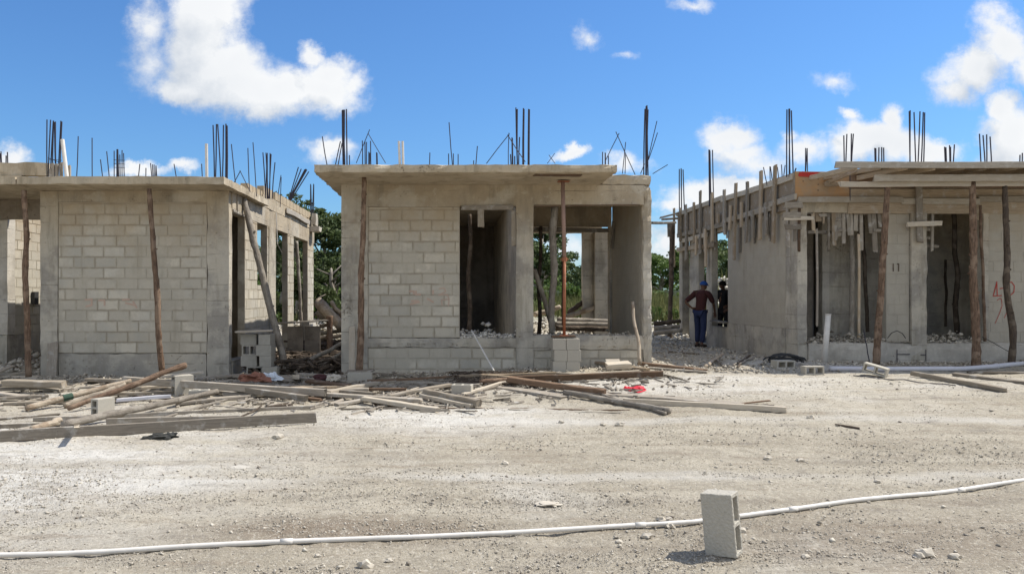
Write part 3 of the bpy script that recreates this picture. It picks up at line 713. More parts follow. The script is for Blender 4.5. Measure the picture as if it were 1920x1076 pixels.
for a in ((748,265,750),(755,265,756)):
    m_ = MB(); b_ = P(a[2], 318, 13.6); m_.tube([b_, P(a[0], a[1], 13.6)], .022, 10); m_.build('pipe_stub', 'pvc_white', Mh)
m_ = MB(); m_.tube([(1.3, 13.9, 3.9), (1.3, 13.9, 3.9)], .01, 4) if False else m_.board((XP(1000, 13.4), 13.25, 3.735), (XP(1085, 13.4), 13.3, 3.735), .18, .02); m_.build('prop_head_board', 'wood_brown', Mh)
# faded orange writing on the block wall
def strokes(parent, Y, polys, wd=.016, m='faded_paint', sc=1., name='painted_mark', lift=.004):
    m_ = MB()
    for poly in polys:
        for a, b in zip(poly[:-1], poly[1:]):
            pa, pb = P(*a, Y-lift), P(*b, Y-lift); d = (pb-pa); 
            if d.length < 1e-4: continue
            d.normalize(); pa = pa-d*wd*.4; pb = pb+d*wd*.4; nrm = Vector((-d.z, 0, d.x))*wd/2
            j = random.uniform(-.0005, .0005); b0 = len(m_.v)
            m_.v += [tuple(q+Vector((0, j, 0))) for q in (pa-nrm, pb-nrm, pb+nrm, pa+nrm)]; m_.face((b0, b0+1, b0+2, b0+3))
    return m_.build(name, m, parent)
strokes(Mh, MY-.001, [[(824,541),(833,540),(836,546),(825,552)],[(822,553),(838,552),(842,560)],[(828,562),(842,561),(841,573)],[(828,563),(829,572)]], .02)
strokes(Mh, MY-.001, [[(768,546),(776,546),(776,551)],[(780,546),(780,552),(788,552)],[(772,564),(784,564)],[(770,570),(786,566)],[(812,545),(812,551)],[(802,560),(812,566)]], .035)
strokes(L, LY-.001, [[(160,562),(172,561),(172,572),(162,574)],[(186,563),(196,563),(196,572)],[(230,562),(242,561)],[(236,568),(252,572)],[(250,566),(256,576)]], .035)

# ================================================================== RIGHT HOUSE
RY = 15.3; Rx = 6.86; sR = F/RY; X_ = lambda px: XP(px, RY); ZR = lambda py: ZP(py, RY)
Rh = empty('unfinished_house', (9, RY, .35), 'block house at right still wrapped in timber formwork under a plank canopy', 'house', 'unfinished block houses in a row')
zt, zlb = 4.12, 3.32
cast('corner_column', Rh, Rx, Rx+.2, RY, RY+.55, -.1, zt-.02, rag=.02)
Rs = lambda nm, a, b, z0, z1, **k: blocks(nm, Rh, 'y', Rx+.004, Rx+.15, a, b, z0, z1, phase=.15, zr=.1, grey=True, **k)
Rs('side_wall', RY+.55, 19.15, 1.0, 3.3); cast('side_plinth', Rh, Rx-.01, Rx+.16, RY+.55, 19.15, -.1, 1.0, step=.2, amp=.01)
cast('side_plinth', Rh, Rx-.01, Rx+.16, 19.15, 20.33, -.1, .88)
m_ = MB(); m_.board((Rx-.03, 19.1, 1.0), (Rx-.03, 20.1, 1.02), .2, .04); m_.build('window_sill_board', 'wood_grey', Rh)
cast('column', Rh, Rx, Rx+.16, 20.33, 20.75, -.1, 3.3); cast('column', Rh, Rx-.003, Rx+.16, 21.4, 22.2, -.1, 3.3)
cast('column', Rh, Rx, Rx+.2, 22.9, 23.2, -.1, 3.9)
cast('ring_beam', Rh, Rx+.01, Rx+.19, RY+.05, 23.2, 3.3, 4.08, m='concrete')
# side shuttering: sheets, rails, battens
m_ = MB(); m_.rough(Rx-.03, Rx-.008, RY-.03, 23.3, 3.42, 4.13, step=.3, amp=.01); m_.build('shutter_panel', 'plywood_grey', Rh)
for z_, y0, y1, k in ((4.06, RY+.1, 19.4, 0), (4.10, 19.4, 23.3, 0), (3.62, RY-.06, 16.5, 0), (3.52, 16.4, 19.3, 0), (3.45, 19.2, 23.2, 0), (3.28, 20.5, 22.9, 0), (3.02, 21.0, 23.2, 1), (2.98, 19.9, 21.3, 1)):
    m_ = MB(); m_.board((Rx-.058, y0, z_+random.uniform(-.02, .02)), (Rx-.058, y1, z_+random.uniform(-.02, .02)), .045, .12); m_.build('shutter_rail', 'wood_pale' if k == 0 else 'wood_form', Rh)
for (px, ty, by, lean) in ((1460,311,455,-3),(1434,322,450,-2),(1407,342,454,-3),(1385,346,486,-6),(1366,356,440,0),(1342,362,452,0),(1320,359,475,0),(1308,380,455,0),(1294,384,486,3),(1282,390,452,0),(1270,391,500,0),(1330,430,500,2),(1354,400,418,0),(1312,440,478,0),(1420,395,445,0),(1446,380,440,1),(1398,380,425,0),(1376,385,430,-2)):
    Yb = Rx*F/(px-CX); m_ = MB(); xo = Rx-.10
    m_.board((xo, Yb, ZP(by, Yb)), (xo, Yb+lean*.02, ZP(ty, Yb)), .045, .115, R(0)); m_.build('shutter_batten', random.choice(['wood_grey', 'wood_form', 'wood_form']), Rh)
for i in range(9):
    Yb = 15.7+i*.85; m_ = MB(); z_ = random.choice([2.7, 2.85, 3.1])
    m_.board((Rx-.035, Yb, z_), (Rx-.035, Yb+random.uniform(-.03, .03), 3.45), .025, random.choice([.06, .09])); m_.build('shutter_cleat', 'wood_grey', Rh)
# corner boards seen at the front edge
cb = [(1462,1504,380,391,0),(1458,1500,398,409,0),(1460,1525,406,413,1),(1464,1503,420,430,0)]
for a, b, t_, u_, k in cb:
    m_ = MB(); m_.board(P(a+9, (t_+u_)/2, RY-.06), P(b, (t_+u_)/2, RY-.07), .035, (u_-t_)/sR); m_.build('corner_board', 'wood_pale' if k else 'wood_grey', Rh)
for a, t_, u_ in ((1499,372,470),(1492,424,452),(1478,430,462)):
    m_ = MB(); m_.board(P(a, t_, RY-.03), P(a, u_, RY-.03), .05, .035); m_.build('corner_board', 'wood_brown' if a == 1499 else 'wood_grey', Rh)
# front beam and its shuttering
cast('ring_beam', Rh, Rx+.2, 17, RY+.02, RY+.2, zlb, zt, m='concrete')
m_ = MB(); m_.board((X_(1490), RY-.02, ZR(349)), (X_(1592), RY-.02, ZR(349)), .025, 54/sR, chip=False); m_.build('orange_form_panel', 'plywood', Rh)['label'] = 'orange brown plywood panel with red writing on its top edge'
m_ = MB(); m_.board((X_(1592), RY-.01, ZR(378)), (17, RY-.01, ZR(378)), .03, 46/sR); m_.build('form_board', 'wood_form', Rh)
m_ = MB(); m_.board((X_(1592), RY-.012, ZR(338)), (17, RY-.012, ZR(338)), .03, 30/sR); m_.build('form_board', 'wood_brown', Rh)
for a, b, t_, u_ in ((1497,1692,369,380),(1692,1835,372,384),(1835,1990,368,379)):
    m_ = MB(); m_.board(P(a, (t_+u_)/2, RY-.06), P(b, (t_+u_)/2, RY-.06), .05, 11/sR); m_.build('form_rail', 'wood_pale', Rh)
for a, b, t_, u_ in ((1592,1830,384,398),(1690,1920,380,390)):
    m_ = MB(); m_.board(P(a, (t_+u_)/2, RY+.02), P(b, (t_+u_)/2, RY+.02), .03, 14/sR); m_.build('form_board', 'wood_form', Rh)
strokes(Rh, RY-.033, [[(1498+i*4, 329), (1500+i*4, 324), (1502+i*4, 329), (1503+i*4, 325)] for i in range(9)]+[[(1500,330),(1535,331)],[(1505,323),(1513,326)],[(1520,324),(1534,326)]], .03, 'red_paint')
m_ = MB()
for px_, py_ in ((1534,336),(1534,346),(1534,357),(1506,340)): m_.tube([P(px_, py_, RY-.034), P(px_, py_, RY-.037)], .011, 8)
m_.build('nail_hole', 'bark_dark', Rh)
# canopy: deck, joists, ledgers
CYf = 14.05
m_ = MB(); m_.board(P(1566, 309.5, CYf), P(2100, 309.5, CYf), .04, 12/(F/CYf)); m_.build('canopy_edge_board', 'wood_grey', Rh)
m_ = MB(); m_.rough(X_(1600), 15, CYf+.03, RY+.1, 4.085, 4.11, step=.4, amp=.006); m_.build('canopy_deck', 'wood_form', Rh)
cast('roof_slab', Rh, Rx+.2, 17, RY+.2, 23.2, 3.9, 4.08, m='concrete_slab', step=.5)
jx = [1603, 1650, 1700, 1752, 1806, 1850, 1905, 1960]
for i, px_ in enumerate(jx):
    q = P(px_, 325, CYf+.06); m_ = MB(); m_.board((q.x, q.y, 4.02), (q.x+random.uniform(-.5, -.25), RY+.05, 4.0), .05, .09, bow=.0); m_.build('joist', 'wood_form', Rh)
m_ = MB(); m_.board(P(1640, 333.5, CYf+.22), P(2060, 333.5, CYf+.22), .05, 13/(F/CYf)); m_.build('ledger', 'wood_pale', Rh)
m_ = MB(); m_.board(P(1574, 346, CYf+.35), P(2060, 344.5, CYf+.35), .05, 10/(F/CYf)); m_.build('ledger', 'wood_pale', Rh)
m_ = MB(); m_.board(P(1546, 346, RY-.1), P(1580, 345, RY-.1), .05, .09); m_.board(P(1550, 343, RY-.06), P(1606, 320, CYf+.5), .05, .07); m_.build('brace_board', 'wood_form', Rh)
m_ = MB(); m_.board(P(1723, 350, RY-.11), P(1726, 455, RY-.11), .12, .04); m_.build('hanging_batten', 'wood_grey', Rh)
m_ = MB(); m_.board(P(1700, 421, RY-.15), P(1765, 419, RY-.15), .04, .095); m_.build('cross_batten', 'wood_pale', Rh)
for px_, t_, u_, w_ in ((1614,396,468,.05),(1639,396,471,.07),(1588,385,440,.05),(1596,396,440,.04),(1648,396,425,.05),(1561,385,460,.06),(1575,385,442,.11),(1545,388,420,.03),(1836,392,412,.06),(1843,380,500,.04),(1507,384,520,.04),(1522,390,436,.05),(1533,386,415,.09),(1553,400,470,.03),(1568,392,450,.04),(1582,400,455,.05),(1605,396,432,.06),(1630,390,436,.05),(1655,392,452,.04),(1610,440,632,.035),(1531,430,610,.03),(1748,388,470,.04),(1700,392,440,.06),(1690,388,418,.05)):
    m_ = MB(); m_.board(P(px_, t_, RY+.06+w_*.3), P(px_+random.uniform(-2, 3), u_, RY+.06+w_*.3), w_*1.35, .03); m_.build('hanging_batten', random.choice(['wood_grey', 'wood_grey', 'wood_form']), Rh)
for a, b, t_, u_ in ((1510,1560,398,404),(1538,1566,404,409),(1700,1740,430,437),(1706,1744,444,450),(1704,1748,461,467),(1570,1600,412,418),(1515,1548,436,441),(1600,1660,400,405),(1572,1612,432,436),(1640,1664,432,437)):
    m_ = MB(); m_.board(P(a, t_, RY+.03), P(b+random.uniform(0, 14), t_+random.uniform(-3, 3), RY+.22), .03, .06); m_.build('cross_batten', 'wood_grey', Rh)
# front: plinth, columns, block walls
cast('front_plinth', Rh, Rx+.2, 17, RY-.04, RY+.2, -.1, ZR(642), rag=.05, step=.14, amp=.02, m='concrete_pale')
blocks('pier', Rh, 'x', RY+.02, RY+.17, X_(1663), X_(1706), ZR(642), zlb, phase=.05, zr=.3, grey=True, rec=.0045)
cast('column', Rh, X_(1706), X_(1737), RY-.05, RY+.2, -.05, zlb, rag=.03)
m_ = MB()
for a, b, c_, d_ in ((1682,655,1682,682),(1682,664,1706,664),(1682,683,1736,684),(1726,665,1736,665),(1736,655,1736,684)): m_.tube([P(a, b, RY-.065), P(c_, d_, RY-.065)], .008, 5)
m_.build('exposed_rebar', 'rebar_steel', Rh)
cast('column', Rh, X_(1843), X_(1853), RY-.01, RY+.2, ZR(642), zlb)
blocks('front_wall', Rh, 'x', RY+.01, RY+.16, X_(1853), 13.5, ZR(642), zlb, phase=.1, zr=.75, grey=True, rec=.005)
cast('inner_wall', Rh, X_(1517)+.2, X_(1549)+.2, 16.6, 16.8, .2, 3.9, step=.3); cast('inner_wall', Rh, X_(1549)+.2, X_(1563)+.2, 16.61, 16.9, .2, 3.9, m='concrete_shaded', step=.3)
cast('inner_wall', Rh, X_(1578)+.15, X_(1592)+.15, 16.4, 16.6, .2, 3.9, m='concrete_pale', step=.3); cast('inner_wall', Rh, X_(1592)+.153, X_(1700)+.3, 16.42, 16.6, .2, 3.9, m='concrete', step=.3)
cast('inner_wall', Rh, X_(1700)+.3, 13.5, 17.3, 17.45, .2, 3.9, m='concrete', step=.3)
cast('inner_wall', Rh, 9.2, 11.0, 19.6, 19.8, .2, 3.9, m='concrete_shaded', step=.5)
cast('rear_wall', Rh, Rx, 7.6, 23.0, 23.2, 0, .9, step=.5); cast('rear_wall', Rh, 9.0, 10.2, 23.0, 23.2, 0, 3.9, m='concrete_shaded', step=.5); cast('rear_wall', Rh, 10.9, 16.8, 23.0, 23.2, 0, 3.9, m='concrete_shaded', step=.5)
cast('east_wall', Rh, 16.8, 17, RY+.2, 23.2, 0, 3.9, m='concrete_shaded', step=.6)
cast('floor_slab', Rh, Rx+.2, 16.8, RY+.2, 18.5, -.2, .62, m='concrete_pale', step=.4)
m_ = MB(); m_.rough(-9.19, -9.12, 16.95, 17.12, 1.48, 1.76, step=.1, amp=.002); m_.build('junction_box', 'black_cable', FH)
# red number on the block wall
strokes(Rh, RY+.006, [[(1863,553),(1869,530)],[(1869,528),(1870,554)],[(1862,555),(1878,554)],[(1875,541),(1882,540)],[(1886,552),(1888,530),(1897,529),(1902,536),(1901,548),(1895,553),(1886,553)]], .016, 'red_paint')
strokes(Rh, RY+.006, [[(1870,563),(1875,559),(1878,561),(1879,573),(1874,588),(1866,606)],[(1889,583),(1883,596)]], .010, 'red_paint')
strokes(Rh, RY+.012, [[(1675,495),(1675,508)],[(1683,495),(1685,495),(1685,508)]], .022, 'bark_dark')
bars(Rh, [(1274,317,1274,390),(1277,316,1278,390),(1278,318,1278,390),(1281,318,1283,390)], 22.9, 4.0, .016)
bars(Rh, [(1329,281,1330,372),(1331,281,1332,372),(1332,283,1333,372),(1335,282,1338,372)], 20.2, 4.0, .014)
bars(Rh, [(1433,313,1434,326),(1442,313,1444,330),(1446,312,1447,330),(1465,309,1466,322),(1472,310,1471,320),(1458,313,1459,325)], 16.6, 4.0)
bars(Rh, [(1475,206,1475,320),(1479,205,1480,320),(1480,204,1481,320),(1481,206,1481,320),(1485,207,1487,320),(1491,316,1491,322)], 15.5, 4.05, .0125)
bars(Rh, [(1510,278,1510,318),(1512,279,1511,318),(1514,278,1514,318)], 15.5, 4.05)
bars(Rh, [(1583,254,1583,305),(1587,252,1586,305),(1596,251,1596,302),(1598,252,1597,302),(1642,277,1642),(1643,278,1643),(1647,277,1647),(1651,277,1653),(1657,277,1657),(1705,208,1706),(1707,208,1707),(1713,211,1718),(1726,209,1720),(1730,211,1726),(1735,211,1731),
 (1773,275,1775),(1775,276,1777),(1779,273,1783),(1781,276,1784),(1787,272,1786),(1837,251,1841),(1846,253,1849),(1848,253,1850),(1858,256,1860),(1911,291,1911),(1917,287,1916)], 15.4, 4.0, .0115)
m_ = MB(); m_.tube([P(1594, 322, RY-.2), P(1594, 380, RY-.09)], .007, 5); m_.build('tie_wire', 'rebar_steel', Rh)
m_ = MB()
for i in range(60):
    y_ = 15.6+i*.06; m_.tube([(Rx+.1, y_, 4.07), (Rx+.1, y_+.02, 4.17), (Rx+.1, y_+.05, 4.07)], .006, 4) if i % 2 else None
m_.build('stirrup_row', 'rebar_steel', Rh)
# ragged boards at the far corner and the plank joining the two houses
m_ = MB(); m_.board(P(1240, 408, 22.9), P(1275, 399, 23.0), .2, .05); m_.board(P(1242, 412, 22.8), P(1272, 410, 22.8), .15, .06); m_.board(P(1256, 418, 22.9), P(1256, 444, 22.9), .15, .04); m_.build('corner_board', 'wood_grey', Rh)
# ================================================================== blocks, posts, pipes and timber: every one a thing
def cinder(loc, rz=0, tilt=None, label='', group=None, dims=(.4, .15, .2), mt='block', cat='concrete block', name='cinder_block', rot=None):
    """hollow block, its two cores upright; rot turns it onto a side or an end"""
    L_, D_, H_ = dims; mb = MB(); w_ = .028
    xs = [-L_/2, -L_/2+w_, -w_/2, w_/2, L_/2-w_, L_/2]; ys = [-D_/2, -D_/2+w_, D_/2-w_, D_/2]
    mm = Matrix.Rotation(rz, 4, 'Z') @ (rot or Matrix.Identity(4))
    cells(mb, xs, ys, -H_/2, H_/2, lambda i, j: not (j == 1 and i in (1, 3)), T=lambda p: mm@p, tint=random.uniform(.3, .8))
    for i, fu in enumerate(mb.uv): mb.uv[i] = [(.3+.4*a, .3+.4*b) for a, b in fu]
    zmin = min(v[2] for v in mb.v); off = Vector(loc)-Vector((0, 0, zmin))
    me_v = [tuple(Vector(v)) for v in mb.v]; mb.v = me_v
    o = mb.build(name, mt); o.location = off
    bv = o.modifiers.new('edge', 'BEVEL'); bv.width = .004; bv.segments = 1
    return tag(o, label, cat, group)
RX = Matrix.Rotation(R(90), 4, 'X'); RYm = Matrix.Rotation(R(90), 4, 'Y')
# foreground block standing on end, its open cores facing right
fb = P(1353, 1030, 5.06); fb.z = g(fb.x, fb.y)-.012
fbk = cinder(fb, R(-36), rot=Matrix.Rotation(R(-5), 4, 'Y')@RYm, label='grey hollow concrete block standing on end across the pipe in the foreground', dims=(.40, .15, .20), mt='block_solo' if 'block_solo' in M else 'block')
sbs = fbk.modifiers.new('fine', 'SUBSURF'); sbs.subdivision_type = 'SIMPLE'; sbs.levels = sbs.render_levels = 5
tx = bpy.data.textures.new('grain', 'CLOUDS'); tx.noise_scale = .018; dp = fbk.modifiers.new('grain', 'DISPLACE'); dp.texture = tx; dp.strength = .007; dp.mid_level = .5
# stack with the steel prop on it
GB = 'concrete blocks stacked as bases'
zz = g(1.5, 13.9); q = P(1060, 698, 13.95)
labs = ['bottom course of the block stack under the red steel prop', 'middle course of the block stack under the red steel prop', 'top course of the block stack under the red steel prop']
for k in range(3):
    for sx in (-1, 1):
        tilt = RX if (k == 0 and sx == 1) or k == 2 else Matrix.Identity(4)
        sd_ = 'left' if sx < 0 else 'right'
        cinder((q.x+sx*.122-.01+(.02 if k == 1 else 0), q.y, zz-.01+k*.203), R(90)+random.uniform(-.04, .04), label=f'{sd_} block in the {labs[k]}', group=GB, mt='block_solo', dims=(.4, .235 if k != 1 or sx > 0 else .235, .2))
m_ = MB(); m_.board((q.x-.25, q.y-.02, zz+.625), (q.x+.16, q.y-.05, zz+.628), .22, .03); tag(m_.build('board_scrap', 'wood_brown'), 'short brown board on top of the block stack under the red prop', 'board')
def steel_prop():
    t_ = empty('steel_prop', (q.x-.01, q.y-.05, zz+.64), 'rusty red adjustable steel prop standing on stacked blocks under the middle slab', 'steel prop')
    bz = zz+.645; X0, Y0 = q.x-.03, q.y-.06; m_ = MB()
    m_.tube([(X0, Y0, bz+.01), (X0+.005, Y0, bz+1.42)], .028, 12); m_.build('lower_tube', 'prop_steel', t_, smooth=True)
    m_ = MB(); m_.tube([(X0+.005, Y0, bz+1.38), (X0-.03, Y0-.03, 3.715)], .036, 12); m_.build('upper_tube', 'prop_pale', t_, smooth=True)
    m_ = MB(); m_.tube([(X0+.005, Y0, bz+1.33), (X0+.005, Y0, bz+1.40)], .05, 12); m_.tube([(X0-.08, Y0-.01, bz+1.365), (X0+.08, Y0-.01, bz+1.37)], .009, 6); m_.build('collar', 'prop_steel', t_)
    m_ = MB(); m_.box(X0-.08, X0+.08, Y0-.08, Y0+.08, bz-.004, bz+.008); m_.build('foot_plate', 'prop_steel', t_)
    m_ = MB(); m_.box(X0-.12, X0+.09, Y0-.1, Y0+.07, 3.715, 3.725); m_.build('head_plate', 'prop_steel', t_)
steel_prop()
# stack beside the left house's doorway
GL = 'concrete blocks stacked by the doorway'
zz2 = g(-3.65, 14.6)
rows_ = [(-.15, RX), (.15, Matrix.Identity(4))]
names4 = ['lowest course', 'second course', 'third course', 'top course']
for k in range(4):
    for sx in (0, 1):
        if k in (0, 2): 
            X0 = -3.78+sx*.30+(.1 if k == 0 else 0); dm = (.4, .29, .2) if False else (.4, .28, .2); rz_ = R(90)
        else: X0 = -3.80+sx*.34; dm = (.4, .2, .2) if sx == 0 else (.4, .22, .2); rz_ = R(90) if sx else R(0)
        rt = None
        if (k, sx) in ((2, 0), (0, 0)): rt = RX; rz_ = 0; dm = (.4, .2, .15); X0 -= .0
        cinder((X0+random.uniform(-.015, .015), 14.62, zz2+k*.202-.01), rz_+random.uniform(-.03, .03), rot=rt, label=f'{"left" if sx == 0 else "right"} block, {names4[k]} of the stack by the left house doorway', group=GL, mt='block_dull', dims=(dm[0] if rz_ > .5 else .30, dm[1], dm[2] if rt is None else .2))
m_ = MB(); m_.board((-4.0, 14.45, zz2+.84), (-3.35, 14.55, zz2+.86), .3, .03); tag(m_.build('board_scrap', 'wood_pale'), 'pale board laid over the block stack by the left house doorway', 'board')
for k in range(4):
    for sx in range(2):
        cinder((-3.45+sx*.36, 17.2+.1*sx, g(-3.4, 17.2)+k*.2), R(8), label=f'{"left" if sx == 0 else "right"} block of {names4[k]} in the dark stack deeper in the shaded passage', group='concrete blocks in the passage', dims=(.34, .2, .2), mt='concrete_shaded')  # passage shade put into the colour of these blocks
m_ = MB(); m_.board((-3.9, 17.0, g(-3.4, 17.2)+.87), (-2.75, 17.3, g(-3.4, 17.2)+.93), .3, .03); m2 = tag(m_.build('board_scrap', 'wood_grey'), 'weathered boards on the dark block stack in the shaded passage', 'board')
# single blocks on the ground
def gblock(px, py, rz, rot, lab, dims=(.4, .15, .2), mt='block_solo', lift=0):
    p = GP(px, py); p.z += lift-.01; return cinder(p, rz, rot=rot, label=lab, dims=dims, mt=mt, group='loose concrete blocks')
gblock(342, 741, R(35), RYm, 'pale block standing up among the planks before the left house', (.32, .2, .28))
gblock(374, 748, R(15), None, 'pale block lying right behind the brown pole among the planks', (.3, .15, .15))
gblock(193, 776, R(60), RYm, 'split pale block standing among the timber at left', (.24, .14, .26))
gblock(867, 737, R(-12), None, 'small pale block lying beside the two nailed boards', (.30, .2, .15))
gblock(1468, 690, R(10), RX, 'block on its side with open cores beside the black cable heap', (.36, .15, .2))
gblock(1523, 700, R(5), RX, 'half buried block with one dark core by the white pipe stub', (.34, .15, .16))
gblock(1642, 705, R(-40), Matrix.Rotation(R(15), 4, 'Y')@RX, 'tilted block lying against the large grey pipe', (.36, .15, .2))
gblock(675, 716, R(3), None, 'grey block on the ground under the foot of the rusty brown post', (.42, .2, .17))
p_ = GP(1160, 694, .05); m_ = MB(); m_.board(p_+Vector((-.21, 0, .06)), p_+Vector((.2, .03, .09)), .15, .10, R(20), .95); tag(m_.build('wood_offcut', 'wood_pale'), 'cream coloured square offcut lying on the brown boards', 'wood offcut')
p_ = GP(1152, 690, .05); m_ = MB(); m_.board(p_+Vector((-.14, 0, .10)), p_+Vector((.1, .0, .10)), .1, .06, R(50), .9); tag(m_.build('wood_offcut', 'wood_pale'), 'small cream offcut behind the square offcut on the brown boards', 'wood offcut')

# shoring posts
def post(p0, p1, r0, r1, mt, lab, amp=.025, seed=None, knots=5, name='wooden_post'):
    mb = MB(); pts, rr = crooked(p0, p1, r0*.88, r1*.88, 30, amp*.6, seed); mb.tube(pts, rr, 10, random.random(), .3)
    for _ in range(knots):
        i = random.randint(2, 27); a = random.uniform(0, 6.3); d = Vector((math.cos(a), math.sin(a), .5))
        mb.tube([pts[i]+d*rr[i]*.4, pts[i]+d*rr[i]*1.35], [rr[i]*.5, rr[i]*.25], 6, .3)
    return tag(mb.build(name, mt, smooth=True), lab, 'post', 'round timber posts')
def gp(px, Y): X = XP(px, Y); return Vector((X, Y, g(X, Y)))
def onp(px, py, Y): return P(px, py, Y)
post(P(54, 706, 13.95), P(45, 357, 13.8), .062, .05, 'bark_brown', 'crooked brown post at the left edge before the porch opening', .05, 3)
post(P(304, 697, 14.0), P(280, 354, 13.8), .062, .048, 'bark_brown', 'leaning brown post against the front wall of the left house', .03, 4)
post(P(674, 694, 13.7), P(683, 331, 13.6), .072, .045, 'bark_brown', 'brown post under the left end of the middle slab', .02, 5)
m_ = MB(); m_.board(P(650, 697, 13.6), P(699, 696, 13.6), .35, .03); tag(m_.build('board_scrap', 'wood_grey'), 'small board under the foot of the brown post by the middle house', 'board')
post(P(537, 700, 14.9), P(457, 374, 15.45), .085, .07, 'bark_grey', 'thick pale diagonal pole propping the side of the left house', .02, 6, 2)
post(gp(1010, 17.0)+Vector((0, 0, .4)), P(1014, 424, 17.0), .05, .04, 'bark_dark', 'thin dark post deep inside the second opening of the middle house', .05, 7)
post(P(1034, 628, 14.9), P(1040, 387, 14.85), .065, .085, 'bark_grey', 'grey knotty post inside the middle opening beside the red prop', .06, 8)
post(P(1038, 620, 15.8), P(1002, 505, 15.4), .06, .05, 'bark_grey', 'leaning grey pole inside the middle opening near its left side', .02, 9, 2)
post(P(1056, 610, 16.2), P(1056, 440, 16.2), .035, .035, 'bark_dark', 'thin dark pole standing behind the red steel prop', .03, 10, 2)
post(P(880, 625, 15.3), P(881, 402, 15.3), .05, .042, 'bark_dark', 'dark post standing inside the narrow left opening of the middle house', .03, 11)
post(P(1643, 684, 14.55), P(1665, 342, 14.45), .075, .055, 'bark_brown', 'reddish brown leaning post left under the plank canopy', .025, 12, 9)
post(P(1830, 694, 14.3), P(1823, 340, 14.4), .088, .062, 'bark_brown', 'thickest brown post under the plank canopy before the dark doorway', .035, 13, 8)
post(P(1897, 692, 14.3), P(1884, 349, 14.4), .07, .052, 'bark_dark', 'dark knotty twisted post beside the red painted number', .07, 14, 9)
post(P(1847, 640, 15.15), P(1838, 385, 15.2), .03, .03, 'bark_brown', 'thin brown stick standing behind the thickest canopy post', .02, 15, 2)
post(P(1795, 625, 16.2), P(1789, 400, 16.2), .06, .05, 'bark_dark', 'dark reddish post inside the right doorway', .03, 16, 4)
post(P(1773, 612, 16.9), P(1773, 487, 16.9), .03, .028, 'bark_dark', 'thin dark stick against the back wall of the right doorway', .02, 17, 1)
post(P(1627, 622, 15.9), P(1616, 395, 15.9), .04, .045, 'bark_dark', 'thin dark post inside the wide opening left of the leaning post', .03, 18, 3)
post(P(1597, 636, 15.6), P(1598, 400, 15.6), .055, .05, 'bark_grey', 'grey spotted post inside the wide opening near the black doorway', .02, 19, 6)
post(P(1658, 620, 15.8), P(1662, 440, 15.8), .045, .045, 'bark_brown', 'reddish post in shade behind the leaning canopy post', .02, 20, 1)
post(P(1256, 639, 22.6), P(1260, 416, 22.7), .075, .075, 'bark_dark', 'dark post at the far corner of the formwork house', .03, 21, 3)
post(P(619, 665, 17.5), P(618, 592, 17.5), .075, .08, 'bark_brown', 'short brown stump post between the left and middle houses', .02, 22, 2)
post(P(566, 618, 20.8), P(556, 452, 20.9), .05, .05, 'bark_grey', 'slender grey pole inside the rear side doorway of the left house', .02, 23, 2)
m_ = MB(); m_.board(P(1218, 418, 21.0), P(1262, 418, 22.0), .2, .06); tag(m_.build('plank', 'wood_grey'), 'short plank bridging the gap high between middle and right houses', 'plank')
# leaning sticks and boards
def lean(p0, p1, wd, th, mt, lab, name='plank', roll=0, cat='plank'):
    m_ = MB(); m_.board(p0, p1, wd, th, roll); return tag(m_.build(name, mt), lab, cat, 'loose planks')
def stick(p0, p1, r, mt, lab, amp=.02, name='stick', cat='stick'):
    m_ = MB(); pts, rr = crooked(p0, p1, r, r*.8, 12, amp); m_.tube(pts, rr, 7, random.random()); return tag(m_.build(name, mt, smooth=True), lab, cat)
lean(P(96, 712, 14.2), P(98, 642, 14.43), .19, .03, 'wood_grey', 'wide board leaning on the left corner column of the left house')
lean(P(660, 697, 14.0), P(660, 613, 14.44), .11, .03, 'wood_pale', 'pale narrow board leaning on the left edge of the middle house')
stick(P(936, 713, 13.55), P(884, 619, 14.5), .017, 'pvc_white', 'thin pale stick leaning from the rubble sill to the ground', .0)
stick(P(1200, 682, 14.0), P(1186, 566, 14.46), .035, 'bark_pale', 'pale stick with dark tip leaning on the right column of the middle house', .02)
stick(P(1631, 681, 14.9), P(1619, 617, 15.2), .011, 'rebar_steel', 'thin bent iron bar leaning on the white plinth', .01)
m_ = MB(); m_.tube([P(1545, 689, 14.9), P(1553, 589, 14.9)], [.056, .05], 12); m_.tube([P(1553, 590, 14.9), P(1553, 588.5, 14.9)], .056, 12); tag(m_.build('upright_pipe', 'pvc_white', smooth=True), 'white chalky pipe standing upright before the white plinth', 'pipe')
stick(P(560, 690, 15.2), P(649, 640, 15.6), .05, 'bark_grey', 'grey forked pole lying across the shaded passage', .06)
stick(P(640, 662, 15.4), P(575, 700, 15.0), .04, 'bark_grey', 'thin grey pole in the passage leaning to the stack', .05)
stick(P(598, 568, 21.5), P(640, 612, 20.0), .17, 'bark_pale', 'thick pale dead trunk lying in the sun behind the passage', .05, 'fallen_trunk', 'log')
stick(P(598, 590, 22.5), P(660, 598, 21.5), .13, 'bark_grey', 'weathered grey trunk behind the thick pale dead trunk', .1, 'fallen_trunk', 'log')
for i, (a, b, c_, d_, Y_) in enumerate([(600,625,650,618,21),(598,634,650,628,20.4),(606,575,646,590,22),(622,566,648,608,21.6),(600,612,640,603,22.4),(612,600,655,580,23)]):
    stick(P(a, b, Y_), P(c_, d_, Y_-.5), .06, random.choice(['bark_grey', 'bark_pale']), ['long grey stick lying flat at the sunny end of the passage','lower grey stick at the sunny end of the passage','branch sticking out from the thick dead trunk','steep thin branch beside the short stump post','pale branch under the weathered grey trunk','upper branch above the weathered grey trunk'][i], .08, 'branch', 'branch')
